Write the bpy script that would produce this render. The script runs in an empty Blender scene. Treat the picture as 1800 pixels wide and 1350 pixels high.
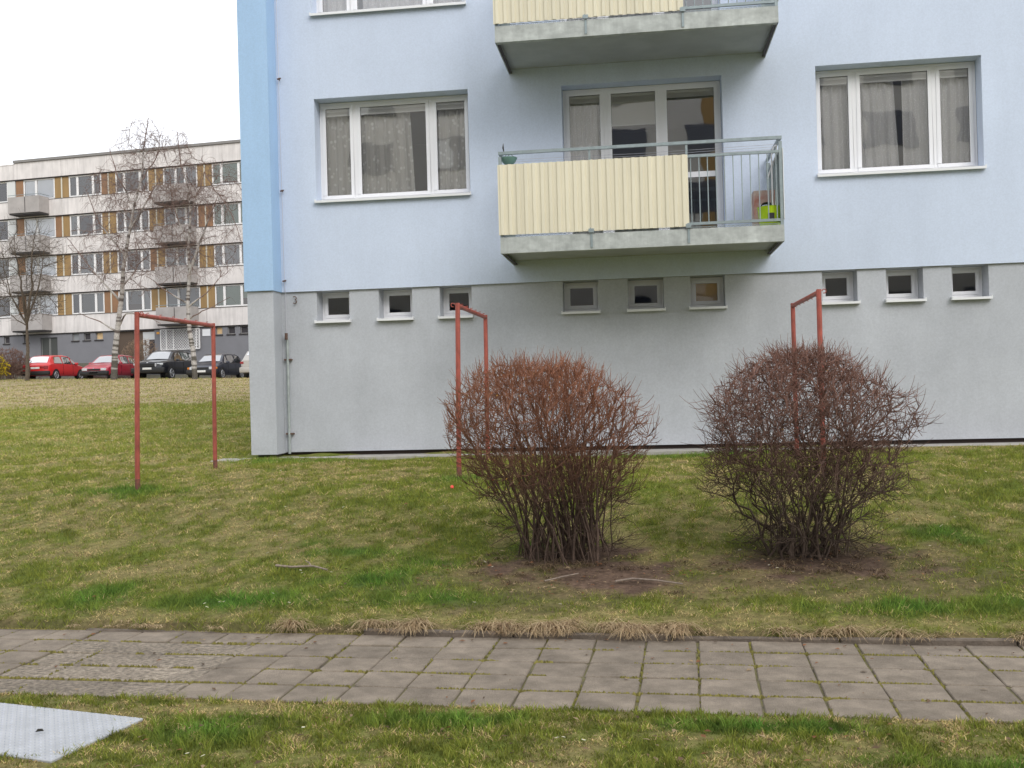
import bpy, bmesh, math, random
import numpy as np
from mathutils import Vector, Matrix

random.seed(7)
rng = np.random.default_rng(7)
S = bpy.context.scene
COL = S.collection
R = math.radians

# ---------------------------------------------------------------- camera, sky, sun, exposure
cam_d = bpy.data.cameras.new('camera'); cam = bpy.data.objects.new('camera', cam_d); COL.objects.link(cam)
yaw, pitch, roll = R(7.4), R(0.15), R(-1.57)
fw = Vector((-math.sin(yaw) * math.cos(pitch), math.cos(yaw) * math.cos(pitch), math.sin(pitch)))
rt = Vector((math.cos(yaw), math.sin(yaw), 0)); up = rt.cross(fw)
r2 = rt * math.cos(roll) + up * math.sin(roll); u2 = -rt * math.sin(roll) + up * math.cos(roll)
m = Matrix((r2, u2, -fw)).transposed().to_4x4(); m.translation = (0, 0, 1.6)
cam.matrix_world = m
cam_d.sensor_width = 36; cam_d.lens = 36 * 1775 / 1800
cam_d.clip_start = 0.1; cam_d.clip_end = 3000
S.camera = cam

SUN_EL, SUN_AZ = R(38), R(35)      # sun behind the camera to the right, well veiled
W = bpy.data.worlds.new('World'); S.world = W; W.use_nodes = True
wn, wl = W.node_tree.nodes, W.node_tree.links
bgn = wn['Background']; bgn.inputs['Strength'].default_value = 0.1
sky = wn.new('ShaderNodeTexSky'); sky.sky_type = 'NISHITA'; sky.sun_disc = False
sky.sun_elevation = SUN_EL; sky.sun_rotation = math.pi - SUN_AZ; sky.dust_density = 3.0
cloud = wn.new('ShaderNodeMixRGB'); cloud.inputs['Fac'].default_value = 0.86
wl.new(sky.outputs['Color'], cloud.inputs['Color1'])
tc = wn.new('ShaderNodeTexCoord'); nz = wn.new('ShaderNodeTexNoise'); nz.inputs['Scale'].default_value = 1.6
nz.inputs['Detail'].default_value = 5
wl.new(tc.outputs['Generated'], nz.inputs['Vector'])
cr = wn.new('ShaderNodeValToRGB'); cr.color_ramp.elements[0].position = .3; cr.color_ramp.elements[1].position = .7
cr.color_ramp.elements[0].color = (12.3, 12.6, 13.3, 1); cr.color_ramp.elements[1].color = (13.2, 13.3, 13.7, 1)
wl.new(nz.outputs['Fac'], cr.inputs['Fac']); wl.new(cr.outputs['Color'], cloud.inputs['Color2'])
wl.new(cloud.outputs['Color'], bgn.inputs['Color'])
sl = bpy.data.lights.new('sun', 'SUN'); sl.energy = 1.2; sl.angle = R(30); sl.color = (1, .975, .94)
so = bpy.data.objects.new('sun', sl); COL.objects.link(so)
sd = Vector((math.sin(SUN_AZ) * math.cos(SUN_EL), -math.cos(SUN_AZ) * math.cos(SUN_EL), math.sin(SUN_EL)))
so.rotation_euler = sd.to_track_quat('Z', 'Y').to_euler(); so.location = (20, -20, 30)
S.view_settings.view_transform = 'Standard'; S.view_settings.look = 'None'
S.view_settings.gamma = 1; S.view_settings.exposure = 0.29
try: S.view_settings.use_curve_mapping = False
except Exception: pass

# ---------------------------------------------------------------- helpers
def noise2(x, y, scale, seed=0):
    x = np.asarray(x, float) * scale + seed * 17.3; y = np.asarray(y, float) * scale + seed * 9.1
    xi = np.floor(x).astype(np.int64); yi = np.floor(y).astype(np.int64); fx = x - xi; fy = y - yi
    fx = fx * fx * (3 - 2 * fx); fy = fy * fy * (3 - 2 * fy)
    def h(a, b):
        n = (a * 374761393 + b * 668265263 + seed * 1442695041) & 0xffffffff
        n = ((n ^ (n >> 13)) * 1274126177) & 0xffffffff
        return ((n ^ (n >> 16)) & 0xffff) / 65535.0
    return (h(xi, yi) * (1 - fx) + h(xi + 1, yi) * fx) * (1 - fy) + (h(xi, yi + 1) * (1 - fx) + h(xi + 1, yi + 1) * fx) * fy
def fbm(x, y, scale, seed=0, oct=4):
    v = 0; a = .5; t = 0
    for i in range(oct):
        v = v + a * noise2(x, y, scale * 2 ** i, seed + i * 3); t += a; a *= .5
    return v / t

MATS = {}
def mat(name, col, rough=.7, metal=0, var=0., vscale=4., bump=0., bscale=60., spec=.5, col2=None, attr=None, stretch=None, detail=4, em=None):
    if name in MATS: return MATS[name]
    M_ = bpy.data.materials.new(name); M_.use_nodes = True
    n, l = M_.node_tree.nodes, M_.node_tree.links
    b = n['Principled BSDF']; b.inputs['Roughness'].default_value = rough; b.inputs['Metallic'].default_value = metal
    b.inputs['Specular IOR Level'].default_value = spec
    b.inputs['Base Color'].default_value = (*col, 1)
    tc = n.new('ShaderNodeTexCoord'); src = tc.outputs['Object']
    if stretch:
        mp = n.new('ShaderNodeMapping'); mp.inputs['Scale'].default_value = stretch; l.new(src, mp.inputs['Vector']); vsrc = mp.outputs['Vector']
    else: vsrc = src
    if attr:
        at = n.new('ShaderNodeAttribute'); at.attribute_name = attr
        base = at.outputs['Color']
    else: base = None
    if var or col2:
        nt = n.new('ShaderNodeTexNoise'); nt.inputs['Scale'].default_value = vscale; nt.inputs['Detail'].default_value = detail
        nt.inputs['Roughness'].default_value = .6
        l.new(vsrc, nt.inputs['Vector'])
        rp = n.new('ShaderNodeValToRGB'); rp.color_ramp.elements[0].position = .32; rp.color_ramp.elements[1].position = .68
        if base is None:
            c2 = col2 or tuple(min(1, c * (1 + var)) for c in col)
            c1 = col if col2 else tuple(c * (1 - var) for c in col)
            rp.color_ramp.elements[0].color = (*c1, 1); rp.color_ramp.elements[1].color = (*c2, 1)
            l.new(nt.outputs['Fac'], rp.inputs['Fac']); base = rp.outputs['Color']
        else:
            rp.color_ramp.elements[0].color = (1 - var,) * 3 + (1,); rp.color_ramp.elements[1].color = (1 + var,) * 3 + (1,)
            l.new(nt.outputs['Fac'], rp.inputs['Fac'])
            mx = n.new('ShaderNodeMixRGB'); mx.blend_type = 'MULTIPLY'; mx.inputs['Fac'].default_value = 1
            l.new(base, mx.inputs['Color1']); l.new(rp.outputs['Color'], mx.inputs['Color2']); base = mx.outputs['Color']
    if base is not None: l.new(base, b.inputs['Base Color'])
    if bump:
        bt = n.new('ShaderNodeTexNoise'); bt.inputs['Scale'].default_value = bscale; bt.inputs['Detail'].default_value = 3
        l.new(src, bt.inputs['Vector'])
        bp = n.new('ShaderNodeBump'); bp.inputs['Strength'].default_value = bump; bp.inputs['Distance'].default_value = .01
        l.new(bt.outputs['Fac'], bp.inputs['Height']); l.new(bp.outputs['Normal'], b.inputs['Normal'])
    MATS[name] = M_
    return M_

def nodes_of(M_): return M_.node_tree.nodes, M_.node_tree.links, M_.node_tree.nodes['Principled BSDF']

def glass_mat(name, tint=(1, 1, 1), refl=.16):
    M_ = bpy.data.materials.new(name); M_.use_nodes = True
    n, l = M_.node_tree.nodes, M_.node_tree.links
    n.remove(n['Principled BSDF'])
    t = n.new('ShaderNodeBsdfTransparent'); t.inputs['Color'].default_value = (*tint, 1)
    g = n.new('ShaderNodeBsdfGlossy'); g.inputs['Roughness'].default_value = .015
    lw = n.new('ShaderNodeFresnel'); lw.inputs['IOR'].default_value = 1.5
    ad = n.new('ShaderNodeMath'); ad.operation = 'ADD'; ad.inputs[1].default_value = refl; ad.use_clamp = True
    tc = n.new('ShaderNodeTexCoord'); nt = n.new('ShaderNodeTexNoise'); nt.inputs['Scale'].default_value = 1.3
    l.new(tc.outputs['Object'], nt.inputs['Vector'])
    bp = n.new('ShaderNodeBump'); bp.inputs['Strength'].default_value = .12; bp.inputs['Distance'].default_value = .02
    l.new(nt.outputs['Fac'], bp.inputs['Height']); l.new(bp.outputs['Normal'], g.inputs['Normal'])
    l.new(lw.outputs['Fac'], ad.inputs[0])
    mx = n.new('ShaderNodeMixShader'); l.new(ad.outputs[0], mx.inputs['Fac'])
    l.new(t.outputs[0], mx.inputs[1]); l.new(g.outputs[0], mx.inputs[2])
    l.new(mx.outputs[0], n['Material Output'].inputs['Surface'])
    return M_

def enrich(m_, items):
    # multiplies the base colour by noise layers: (scale xyz, noise scale, lo, hi)
    n, l, b = nodes_of(m_)
    for (sc, ns, lo, hi, det) in items:
        ip = b.inputs['Base Color']
        if ip.links: src = ip.links[0].from_socket
        else: c = n.new('ShaderNodeRGB'); c.outputs[0].default_value = ip.default_value; src = c.outputs[0]
        g = n.new('ShaderNodeNewGeometry'); mp = n.new('ShaderNodeMapping'); mp.inputs['Scale'].default_value = sc; l.new(g.outputs['Position'], mp.inputs['Vector'])
        t = n.new('ShaderNodeTexNoise'); t.inputs['Scale'].default_value = ns; t.inputs['Detail'].default_value = det; t.inputs['Roughness'].default_value = .65; l.new(mp.outputs[0], t.inputs['Vector'])
        r = n.new('ShaderNodeMapRange'); r.inputs['From Min'].default_value = .32; r.inputs['From Max'].default_value = .68; r.inputs['To Min'].default_value = lo; r.inputs['To Max'].default_value = hi; l.new(t.outputs['Fac'], r.inputs['Value'])
        v = n.new('ShaderNodeVectorMath'); v.operation = 'SCALE'; l.new(src, v.inputs[0]); l.new(r.outputs[0], v.inputs['Scale']); l.new(v.outputs[0], ip)
class MB:
    def __init__(s): s.v = []; s.f = []; s.c = []; s.mi = []
    def quad(s, a, b, c, d, mi=0):
        i = len(s.v); s.v += [tuple(a), tuple(b), tuple(c), tuple(d)]; s.f.append((i, i + 1, i + 2, i + 3)); s.mi.append(mi); return s
    def box(s, x0, x1, y0, y1, z0, z1, mi=0):
        i = len(s.v)
        s.v += [(x0, y0, z0), (x1, y0, z0), (x1, y1, z0), (x0, y1, z0), (x0, y0, z1), (x1, y0, z1), (x1, y1, z1), (x0, y1, z1)]
        for f in ((0, 3, 2, 1), (4, 5, 6, 7), (0, 1, 5, 4), (1, 2, 6, 5), (2, 3, 7, 6), (3, 0, 4, 7)): s.f.append(tuple(i + k for k in f)); s.mi.append(mi)
        return s
    def bar(s, a, b, w, h, upv=(0, 0, 1)):
        a, b = Vector(a), Vector(b); d = (b - a).normalized(); u = Vector(upv); r = d.cross(u)
        if r.length < 1e-4: r = d.cross(Vector((1, 0, 0)))
        r.normalize(); u = r.cross(d); i = len(s.v)
        for p in (a, b):
            for q, t in ((-1, -1), (1, -1), (1, 1), (-1, 1)): s.v.append(tuple(p + r * q * w / 2 + u * t * h / 2))
        for f in ((0, 1, 2, 3), (7, 6, 5, 4), (0, 4, 5, 1), (1, 5, 6, 2), (2, 6, 7, 3), (3, 7, 4, 0)): s.f.append(tuple(i + k for k in f)); s.mi.append(0)
        return s
    def tube(s, pts, rad, n=8, caps=True, mi=0):
        pts = [Vector(p) for p in pts]; k = len(pts); i0 = len(s.v)
        if not hasattr(rad, '__len__'): rad = [rad] * k
        ref = None
        for j, p in enumerate(pts):
            d = (pts[min(j + 1, k - 1)] - pts[max(j - 1, 0)]).normalized()
            if ref is None:
                ref = d.cross(Vector((0, 0, 1)));
                if ref.length < .1: ref = d.cross(Vector((1, 0, 0)))
            r = (ref - d * ref.dot(d)).normalized(); u = d.cross(r); ref = r
            for a in range(n):
                an = 2 * math.pi * a / n; s.v.append(tuple(p + (r * math.cos(an) + u * math.sin(an)) * rad[j]))
        for j in range(k - 1):
            for a in range(n):
                b = (a + 1) % n; s.f.append((i0 + j * n + a, i0 + j * n + b, i0 + (j + 1) * n + b, i0 + (j + 1) * n + a)); s.mi.append(mi)
        if caps:
            s.f.append(tuple(i0 + a for a in range(n))[::-1]); s.f.append(tuple(i0 + (k - 1) * n + a for a in range(n))); s.mi += [mi, mi]
        return s
    def mesh(s, name, mats, smooth=False, bevel=0, ang=35, seg=1):
        me = bpy.data.meshes.new(name); me.from_pydata(s.v, [], s.f)
        if not isinstance(mats, (list, tuple)): mats = [mats]
        for m_ in mats: me.materials.append(m_)
        if len(mats) > 1: me.polygons.foreach_set('material_index', s.mi)
        if bevel:
            bm = bmesh.new(); bm.from_mesh(me); bmesh.ops.remove_doubles(bm, verts=bm.verts, dist=1e-5)
            bmesh.ops.bevel(bm, geom=bm.edges[:], offset=bevel, segments=seg, affect='EDGES', profile=.5, clamp_overlap=True)
            bm.to_mesh(me); bm.free()
        if smooth:
            me.polygons.foreach_set('use_smooth', [True] * len(me.polygons))
            if ang: me.set_sharp_from_angle(angle=R(ang))
        me.update(); return me
    def build(s, name, mats, parent=None, **k):
        return link(name, s.mesh(name, mats, **k), parent)

def link(name, me, parent=None, loc=None):
    o = bpy.data.objects.new(name, me); COL.objects.link(o)
    if parent: o.parent = parent
    if loc is not None: o.location = loc
    return o
def tag(o, label=None, cat=None, group=None, kind=None):
    if label: o['label'] = label
    if cat: o['category'] = cat
    if group: o['group'] = group
    if kind: o['kind'] = kind
    return o
def empty(name, loc=(0, 0, 0), rz=0):
    o = bpy.data.objects.new(name, None); COL.objects.link(o); o.location = loc; o.rotation_euler = (0, 0, rz); o.empty_display_size = .2
    return o
def copy_tree(o, parent=None):
    c = o.copy(); COL.objects.link(c); c.parent = parent
    for ch in list(o.children): copy_tree(ch, c)
    return c
def np_mesh(name, verts, tris, mats, cols=None, nper=3):
    me = bpy.data.meshes.new(name); nv = len(verts); nf = len(tris)
    me.vertices.add(nv); me.vertices.foreach_set('co', np.asarray(verts, np.float32).ravel())
    me.loops.add(nf * nper); me.loops.foreach_set('vertex_index', np.asarray(tris, np.int32).ravel())
    me.polygons.add(nf); me.polygons.foreach_set('loop_start', np.arange(0, nf * nper, nper, dtype=np.int32))
    me.polygons.foreach_set('loop_total', np.full(nf, nper, np.int32))
    me.materials.append(mats)
    if cols is not None:
        a = me.color_attributes.new('col', 'FLOAT_COLOR', 'POINT')
        c4 = np.ones((nv, 4), np.float32); c4[:, :3] = cols; a.data.foreach_set('color', c4.ravel())
    me.update(calc_edges=True); me.validate(); return me

# ---------------------------------------------------------------- materials
wall_up = mat('render_pale_blue', (.61, .685, .82), .9, var=.03, vscale=.9, bump=.5, bscale=220, spec=.2)
wall_blue = mat('render_blue', (.40, .575, .80), .9, var=.03, vscale=1.2, bump=.5, bscale=220, spec=.2)
wall_low = mat('render_grey', (.495, .515, .55), .9, var=.06, vscale=1.4, bump=.6, bscale=200, spec=.2)
dark_gap = mat('waterproofing', (.05, .035, .03), .8)
pvc = mat('white_pvc', (.80, .80, .82), .35, var=.015, vscale=3)
sill_m = mat('white_metal_sill', (.78, .79, .80), .35)
glass = glass_mat('window_glass', refl=.19); door_glass = glass_mat('door_glass', refl=.22)
room_m = mat('room_wall', (.34, .29, .24), .9)
room_d = mat('room_floor', (.10, .07, .05), .8)
galv = mat('galvanised_steel', (.40, .44, .43), .5, metal=.35, var=.16, vscale=9, col2=None, bump=.1, bscale=30)
galv_d = mat('galvanised_tube', (.28, .33, .34), .45, metal=.4, var=.12, vscale=14)
fascia_m = mat('balcony_channel', (.45, .475, .455), .65, metal=.1, var=.15, vscale=5, stretch=(1, 1, 2.2), detail=6)
soffit_m = mat('balcony_soffit', (.40, .42, .42), .85, var=.08, vscale=3)
cream = mat('cream_plastic', (.74, .69, .535), .5, var=.02, vscale=2)
red_paint = mat('red_paint', (.36, .080, .055), .5, var=.2, vscale=7, bump=.2, bscale=40, stretch=(1, 1, .4))
concrete = mat('apron_concrete', (.36, .34, .31), .9, var=.15, vscale=5, bump=.4, bscale=60)
blind_m = mat('aluminium_blind', (.90, .90, .87), .5)
black = mat('black_plastic', (.012, .012, .013), .45)

def curtain_mat(name, col, alpha, dots, dscale, dcol):
    M_ = bpy.data.materials.new(name); M_.use_nodes = True
    n, l, b = nodes_of(M_)
    b.inputs['Base Color'].default_value = (*col, 1); b.inputs['Roughness'].default_value = .9
    tc = n.new('ShaderNodeTexCoord'); vo = n.new('ShaderNodeTexVoronoi'); vo.inputs['Scale'].default_value = dscale
    l.new(tc.outputs['Object'], vo.inputs['Vector'])
    rp = n.new('ShaderNodeValToRGB'); rp.color_ramp.interpolation = 'LINEAR'
    e = rp.color_ramp.elements; e[0].position = dots[0]; e[0].color = (1, 1, 1, 1); e[1].position = dots[1]; e[1].color = (0, 0, 0, 1)
    l.new(vo.outputs['Distance'], rp.inputs['Fac'])
    mx = n.new('ShaderNodeMixRGB'); l.new(rp.outputs['Color'], mx.inputs['Fac'])
    mx.inputs['Color1'].default_value = (*col, 1); mx.inputs['Color2'].default_value = (*dcol, 1); l.new(mx.outputs[0], b.inputs['Base Color'])
    ma = n.new('ShaderNodeMath'); ma.operation = 'MULTIPLY_ADD'; ma.inputs[1].default_value = .3; ma.inputs[2].default_value = alpha
    ma.use_clamp = True; l.new(rp.outputs['Color'], ma.inputs[0]); l.new(ma.outputs[0], b.inputs['Alpha'])
    return M_
lace = curtain_mat('lace_curtain', (.88, .86, .82), .84, (.10, .34), 11, (1, 1, .98))
lace2 = curtain_mat('dotted_curtain', (.94, .93, .93), .90, (.18, .30), 34, (1, 1, 1))

def glossy_paint(name, c): 
    m_ = mat(name, c, .28, spec=.5); b = m_.node_tree.nodes['Principled BSDF']; b.inputs['Coat Weight'].default_value = .6; b.inputs['Coat Roughness'].default_value = .05
    return m_
def dark_glass(name='car_glass', c=(.015, .02, .02)):
    return mat(name, c, .04, spec=1.0)

enrich(wall_up, [((1, 1, 1), 42, .955, 1.045, 4), ((1.6, 1.6, .22), 2.2, .97, 1.02, 4)])
enrich(wall_blue, [((1, 1, 1), 42, .95, 1.05, 4), ((2, 2, .22), 2.2, .96, 1.03, 4)])
enrich(wall_low, [((1, 1, 1), 40, .93, 1.07, 5), ((1.6, 1.6, .30), 2.4, .97, 1.025, 5), ((1, 1, 1), .8, .96, 1.04, 2)])
enrich(fascia_m, [((1, 1, 1), 7, .82, 1.12, 5), ((5, 5, .5), 2, .85, 1.08, 4)])
enrich(red_paint, [((1, 1, .6), 16, .68, 1.12, 6)])
for _m in (cream,):
    n, l, b = nodes_of(_m); oi = n.new('ShaderNodeObjectInfo'); r = n.new('ShaderNodeMapRange'); r.inputs['To Min'].default_value = .93; r.inputs['To Max'].default_value = 1.03; l.new(oi.outputs['Random'], r.inputs['Value'])
    v = n.new('ShaderNodeVectorMath'); v.operation = 'SCALE'; l.new(b.inputs['Base Color'].links[0].from_socket, v.inputs[0]); l.new(r.outputs[0], v.inputs['Scale']); l.new(v.outputs[0], b.inputs['Base Color'])
enrich(cream, [((3, 3, .3), 2.5, .95, 1.03, 4)])

# ---------------------------------------------------------------- ground
TY = [-400, 4.6, 4.95, 5.05, 6.25, 6.36, 6.42, 6.9, 7.6, 8.2, 9.5, 11, 12, 13.2, 14.3, 16, 20, 25, 30, 40, 50, 51.3, 52.2, 60, 62, 66, 80, 900]
TZ = [0.0, .015, .0, -.06, -.06, -.06, .045, .08, .15, .20, .36, .53, .56, .59, .598, .70, .85, 1.08, 1.36, 1.92, 2.53, 2.585, 2.50, 2.52, 2.7, 3.8, 4.0, 6.0]
PSL = -.045
def ground_z(x, y):
    x = np.asarray(x, float); y = np.asarray(y, float)
    yy = np.where(y < 9, y - PSL * x * np.clip((9 - y) / 2.5, 0, 1) * np.clip((y - 3) / 1.5, 0, 1), y)
    z = np.interp(yy, TY, TZ)
    t = np.clip((y - 30) / 18, 0, 1); z = z - .022 * (np.clip(x, -60, 0) + 27) * t
    u = np.clip((y - 6.9) / 1.5, 0, 1) * np.clip((50 - y) / 4, 0, 1) + np.clip((4.4 - y), 0, 1)
    z = z + (fbm(x, y, .9, 5, 3) - .5) * .07 * u * np.where(y > 14, 2.2, 1) + (fbm(x, y, 4, 8, 2) - .5) * .02 * np.clip(u, 0, 1)
    return z
gz = lambda x, y: float(ground_z(x, y))

def ell(x, y, cx, cy, rx, ry, seed=1, soft=.5):
    d = np.sqrt(((x - cx) / rx) ** 2 + ((y - cy) / ry) ** 2) + (fbm(x, y, 4.5, seed) - .5) * 1.5
    return np.clip((1 - d) / soft, 0, 1)
def fields(x, y):
    soil = np.maximum.reduce([ell(x, y, -.50, 7.75, .95, .45, 11), ell(x, y, -.15, 7.45, .6, .28, 15), ell(x, y, 1.35, 8.0, .95, .62, 12), ell(x, y, -.55, 8.25, .6, .35, 14),
                              ell(x, y, -.3, 7.5, 1.5, .5, 19) * .55, ell(x, y, 1.5, 7.7, 1.3, .65, 16) * .55, ell(x, y, -1.0, 6.9, .8, .2, 17) * .4])
    lush = (.5 + .7 * fbm(x, y, 8, 91, 3)) * np.maximum.reduce([ell(x, y, cx, cy, rx, ry, 20 + i, 1.1) for i, (cx, cy, rx, ry) in enumerate([
        (-2.5, 8.3, .75, .2), (-2.95, 8.65, .22, .16), (-2.1, 7.55, .55, .35), (-1.75, 8.0, .4, .25), (2.45, 8.85, .5, .4), (2.45, 6.95, .5, .3), (-2.0, 4.55, .45, .3),
        (-.9, 4.72, .6, .16), (1.0, 4.3, .35, .2), (.5, 4.72, .6, .12), (-5.8, 10.95, .8, .5), (-2.15, 11.5, .6, .3), (.6, 14.0, 1.8, .45), (-4.2, 7.2, .6, .4), (-2.9, 7.1, 1.0, .3),
        (1.6, 6.9, .8, .2), (-5.0, 14.0, 1.2, .3), (-6.9, 9.0, .8, .3), (-1.6, 7.1, .7, .2), (-.9, 8.55, .3, .2), (1.5, 4.25, .4, .2)])])
    n1 = fbm(x, y, .75, 31, 5); n2 = fbm(x, y, 2.6, 37, 3); n3 = fbm(x, y * .5, 6, 39, 3)
    n4 = fbm(x, y, 14, 47, 2); dry = np.clip((n1 * .24 + n2 * .22 + n3 * .28 + n4 * .26 - .43) * 6.0, 0, 1)
    dry = np.clip(dry + np.clip(1 - np.abs(y - PSL * x - 6.62) / .22, 0, 1) * .45 - lush * 1.2, 0, 1)
    dry = np.where(y < 4.9, np.clip(dry + .25 * fbm(x, y, 1.3, 44), 0, 1), dry)
    far = np.clip((y - 29.3 + (fbm(x, y, .35, 50) - .5) * 3) / 1.2, 0, 1)
    mid = np.clip((y - 14.5) / 3, 0, 1) * (1 - far)
    dry = np.clip(dry * (1 - mid * .35) + mid * .16, 0, 1)
    dry = np.maximum(dry, far * (.72 + .28 * n2)); lush = lush * (1 - far)
    return np.clip(soil, 0, 1), np.clip(lush, 0, 1), np.clip(dry, 0, 1), far
C_SOIL = np.array((.105, .070, .050)); C_GRASS = np.array((.165, .208, .034)); C_LUSH = np.array((.085, .180, .028)); C_DRY = np.array((.47, .36, .175)); C_OLIVE = np.array((.285, .290, .050))
def ground_col(x, y):
    s, l_, d, far = fields(x, y); s, l_, d = s[:, None], l_[:, None], d[:, None]
    c = C_GRASS * (1 - d * .6) + C_DRY * d * .55
    c = c * (1 - l_) + C_LUSH * l_
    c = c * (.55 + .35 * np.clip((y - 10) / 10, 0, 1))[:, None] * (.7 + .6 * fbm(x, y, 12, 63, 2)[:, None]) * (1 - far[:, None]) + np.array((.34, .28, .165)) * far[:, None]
    litter_shade = np.clip(np.maximum(1.15 - np.hypot((x + .66) / .62, (y - 8.2) / .42), 1.15 - np.hypot((x - 1.25) / .7, (y - 8.2) / .5)), 0, 1)[:, None]
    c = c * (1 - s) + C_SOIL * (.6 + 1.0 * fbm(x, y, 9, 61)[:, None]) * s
    c = c * (1 - litter_shade * .8) + np.array((.045, .032, .024)) * litter_shade * .8  # dark litter colour doubles as painted contact shade under the bushes
    fb = np.clip((y - 60.5) / 1.0, 0, 1)[:, None]; c = c * (1 - fb) + np.array((.105, .10, .075)) * fb
    ed = np.clip(1 - np.abs(y - PSL * x - 6.40) / .09, 0, 1)[:, None] * .7
    return c * (1 - ed) + C_SOIL * ed

def axis(segs):
    a = [segs[0][0]]
    for s0, s1, st in segs:
        n = max(1, int(round((s1 - s0) / st))); a += list(np.linspace(s0, s1, n + 1)[1:])
    return np.array(a)
gx = axis([(-700, -80, 60), (-80, -30, 1.5), (-30, -9, .5), (-9, 6.5, .075), (6.5, 16, .5), (16, 60, 4), (60, 700, 60)])
gy = axis([(-300, -40, 30), (-40, 1, 2), (1, 3, .2), (3, 4.8, .06), (4.8, 6.5, .05), (6.5, 9.5, .06), (9.5, 15, .11), (15, 32, .3), (32, 66, .7), (66, 100, 3), (100, 900, 80)])
GX, GY = np.meshgrid(gx, gy); fx_, fy_ = GX.ravel(), GY.ravel()
vz = ground_z(fx_, fy_); nx_, ny_ = len(gx), len(gy)
ii = (np.arange(ny_ - 1)[:, None] * nx_ + np.arange(nx_ - 1)[None]).ravel()
quads = np.stack([ii, ii + 1, ii + nx_ + 1, ii + nx_], 1)
ground_m = mat('lawn_ground', (.1, .1, .05), .95, var=.35, vscale=26, bump=.9, bscale=45, spec=.1, attr='col', detail=8)
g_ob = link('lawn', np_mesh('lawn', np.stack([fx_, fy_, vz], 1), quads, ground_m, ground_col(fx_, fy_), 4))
g_ob.data.polygons.foreach_set('use_smooth', [True] * len(g_ob.data.polygons))
tag(g_ob, kind='structure')

# ---------------------------------------------------------------- paved path
path_m = mat('joint_moss', (.09, .075, .055), .95, col2=(.19, .175, .06), vscale=7, bump=1, bscale=80)
PA = math.atan(PSL)
path = MB().quad((-14, 4.72, -.011), (9, 4.72, -.011), (9, 6.36, -.011), (-14, 6.36, -.011)).build('path', path_m); path.rotation_euler = (0, 0, PA); path.location = (0, 0, 0)
tag(path, kind='structure')
def slab_mat(name, c, rough_b=.5, var=.18):
    m_ = mat(name, c, .92, var=var, vscale=7, bump=rough_b, bscale=130, spec=.2, detail=9)
    n, l, b = nodes_of(m_)
    # a slightly different tone on each slab, by object
    oi = n.new('ShaderNodeObjectInfo'); mr = n.new('ShaderNodeMapRange'); mr.inputs['To Min'].default_value = .92; mr.inputs['To Max'].default_value = 1.08
    l.new(oi.outputs['Random'], mr.inputs['Value'])
    src = b.inputs['Base Color'].links[0].from_socket
    sp = n.new('ShaderNodeTexNoise'); sp.inputs['Scale'].default_value = 190; sp.inputs['Detail'].default_value = 2
    tc = n.new('ShaderNodeTexCoord'); gm = n.new('ShaderNodeNewGeometry'); l.new(gm.outputs['Position'], sp.inputs['Vector'])
    big = n.new('ShaderNodeTexNoise'); big.inputs['Scale'].default_value = 3.1; big.inputs['Detail'].default_value = 7; big.inputs['Roughness'].default_value = .7; l.new(gm.outputs['Position'], big.inputs['Vector'])
    br = n.new('ShaderNodeMapRange'); br.inputs['From Min'].default_value = .35; br.inputs['From Max'].default_value = .7; br.inputs['To Min'].default_value = .78; br.inputs['To Max'].default_value = 1.28; l.new(big.outputs['Fac'], br.inputs['Value'])
    rr = n.new('ShaderNodeMapRange'); rr.inputs['From Min'].default_value = .3; rr.inputs['From Max'].default_value = .7; rr.inputs['To Min'].default_value = .8; rr.inputs['To Max'].default_value = 1.2
    l.new(sp.outputs['Fac'], rr.inputs['Value'])
    m1 = n.new('ShaderNodeMath'); m1.operation = 'MULTIPLY'; l.new(mr.outputs[0], m1.inputs[0]); l.new(rr.outputs[0], m1.inputs[1])
    m2 = n.new('ShaderNodeMath'); m2.operation = 'MULTIPLY'; l.new(m1.outputs[0], m2.inputs[0]); l.new(br.outputs[0], m2.inputs[1])
    vm = n.new('ShaderNodeVectorMath'); vm.operation = 'SCALE'; l.new(src, vm.inputs[0]); l.new(m2.outputs[0], vm.inputs['Scale']); l.new(vm.outputs[0], b.inputs['Base Color'])
    return m_
slab_m = slab_mat('concrete_slab', (.218, .182, .142))
slab_r = slab_mat('eroded_slab', (.31, .262, .205), 1.6, .5)
MATS['eroded_slab'].node_tree.nodes['Noise Texture'].inputs['Scale'].default_value = 30
PITCH = .31
def slab_mesh(seed, m_, wx=0):
    rs = np.random.default_rng(seed); b = MB(); w = PITCH / 2 - .0042; t = .004
    lo, hi = [], []
    pts = []
    for cx, cy in ((-1, -1), (1, -1), (1, 1), (-1, 1)):
        cut = .004 + rs.random() ** 3 * .03
        jx, jy = rs.normal(0, .0022, 2)
        a = (cx * w + jx, cy * (w - cut) + jy); c = (cx * (w - cut) + jx, cy * w + jy)
        a = (a[0] + cx * wx, a[1]); c = (c[0] + cx * wx, c[1])
        pts += [a, c] if cx * cy > 0 else [c, a]
    n = len(pts)
    for z, s_ in ((-.045, 0), (-.006, 0), (0, .005)): b.v += [(p[0] - s_ * np.sign(p[0]), p[1] - s_ * np.sign(p[1]), z) for p in pts]
    for k in (0, 1):
        for i in range(n): j = (i + 1) % n; b.f.append((k * n + i, k * n + j, (k + 1) * n + j, (k + 1) * n + i)); b.mi.append(0)
    b.f.append(tuple(2 * n + i for i in range(n))); b.mi.append(0)
    return b.mesh('slab', m_)
variants = [slab_mesh(i, slab_m) for i in range(8)]; rough_v = [slab_mesh(20 + i, slab_r, .465) for i in range(4)]
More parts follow.
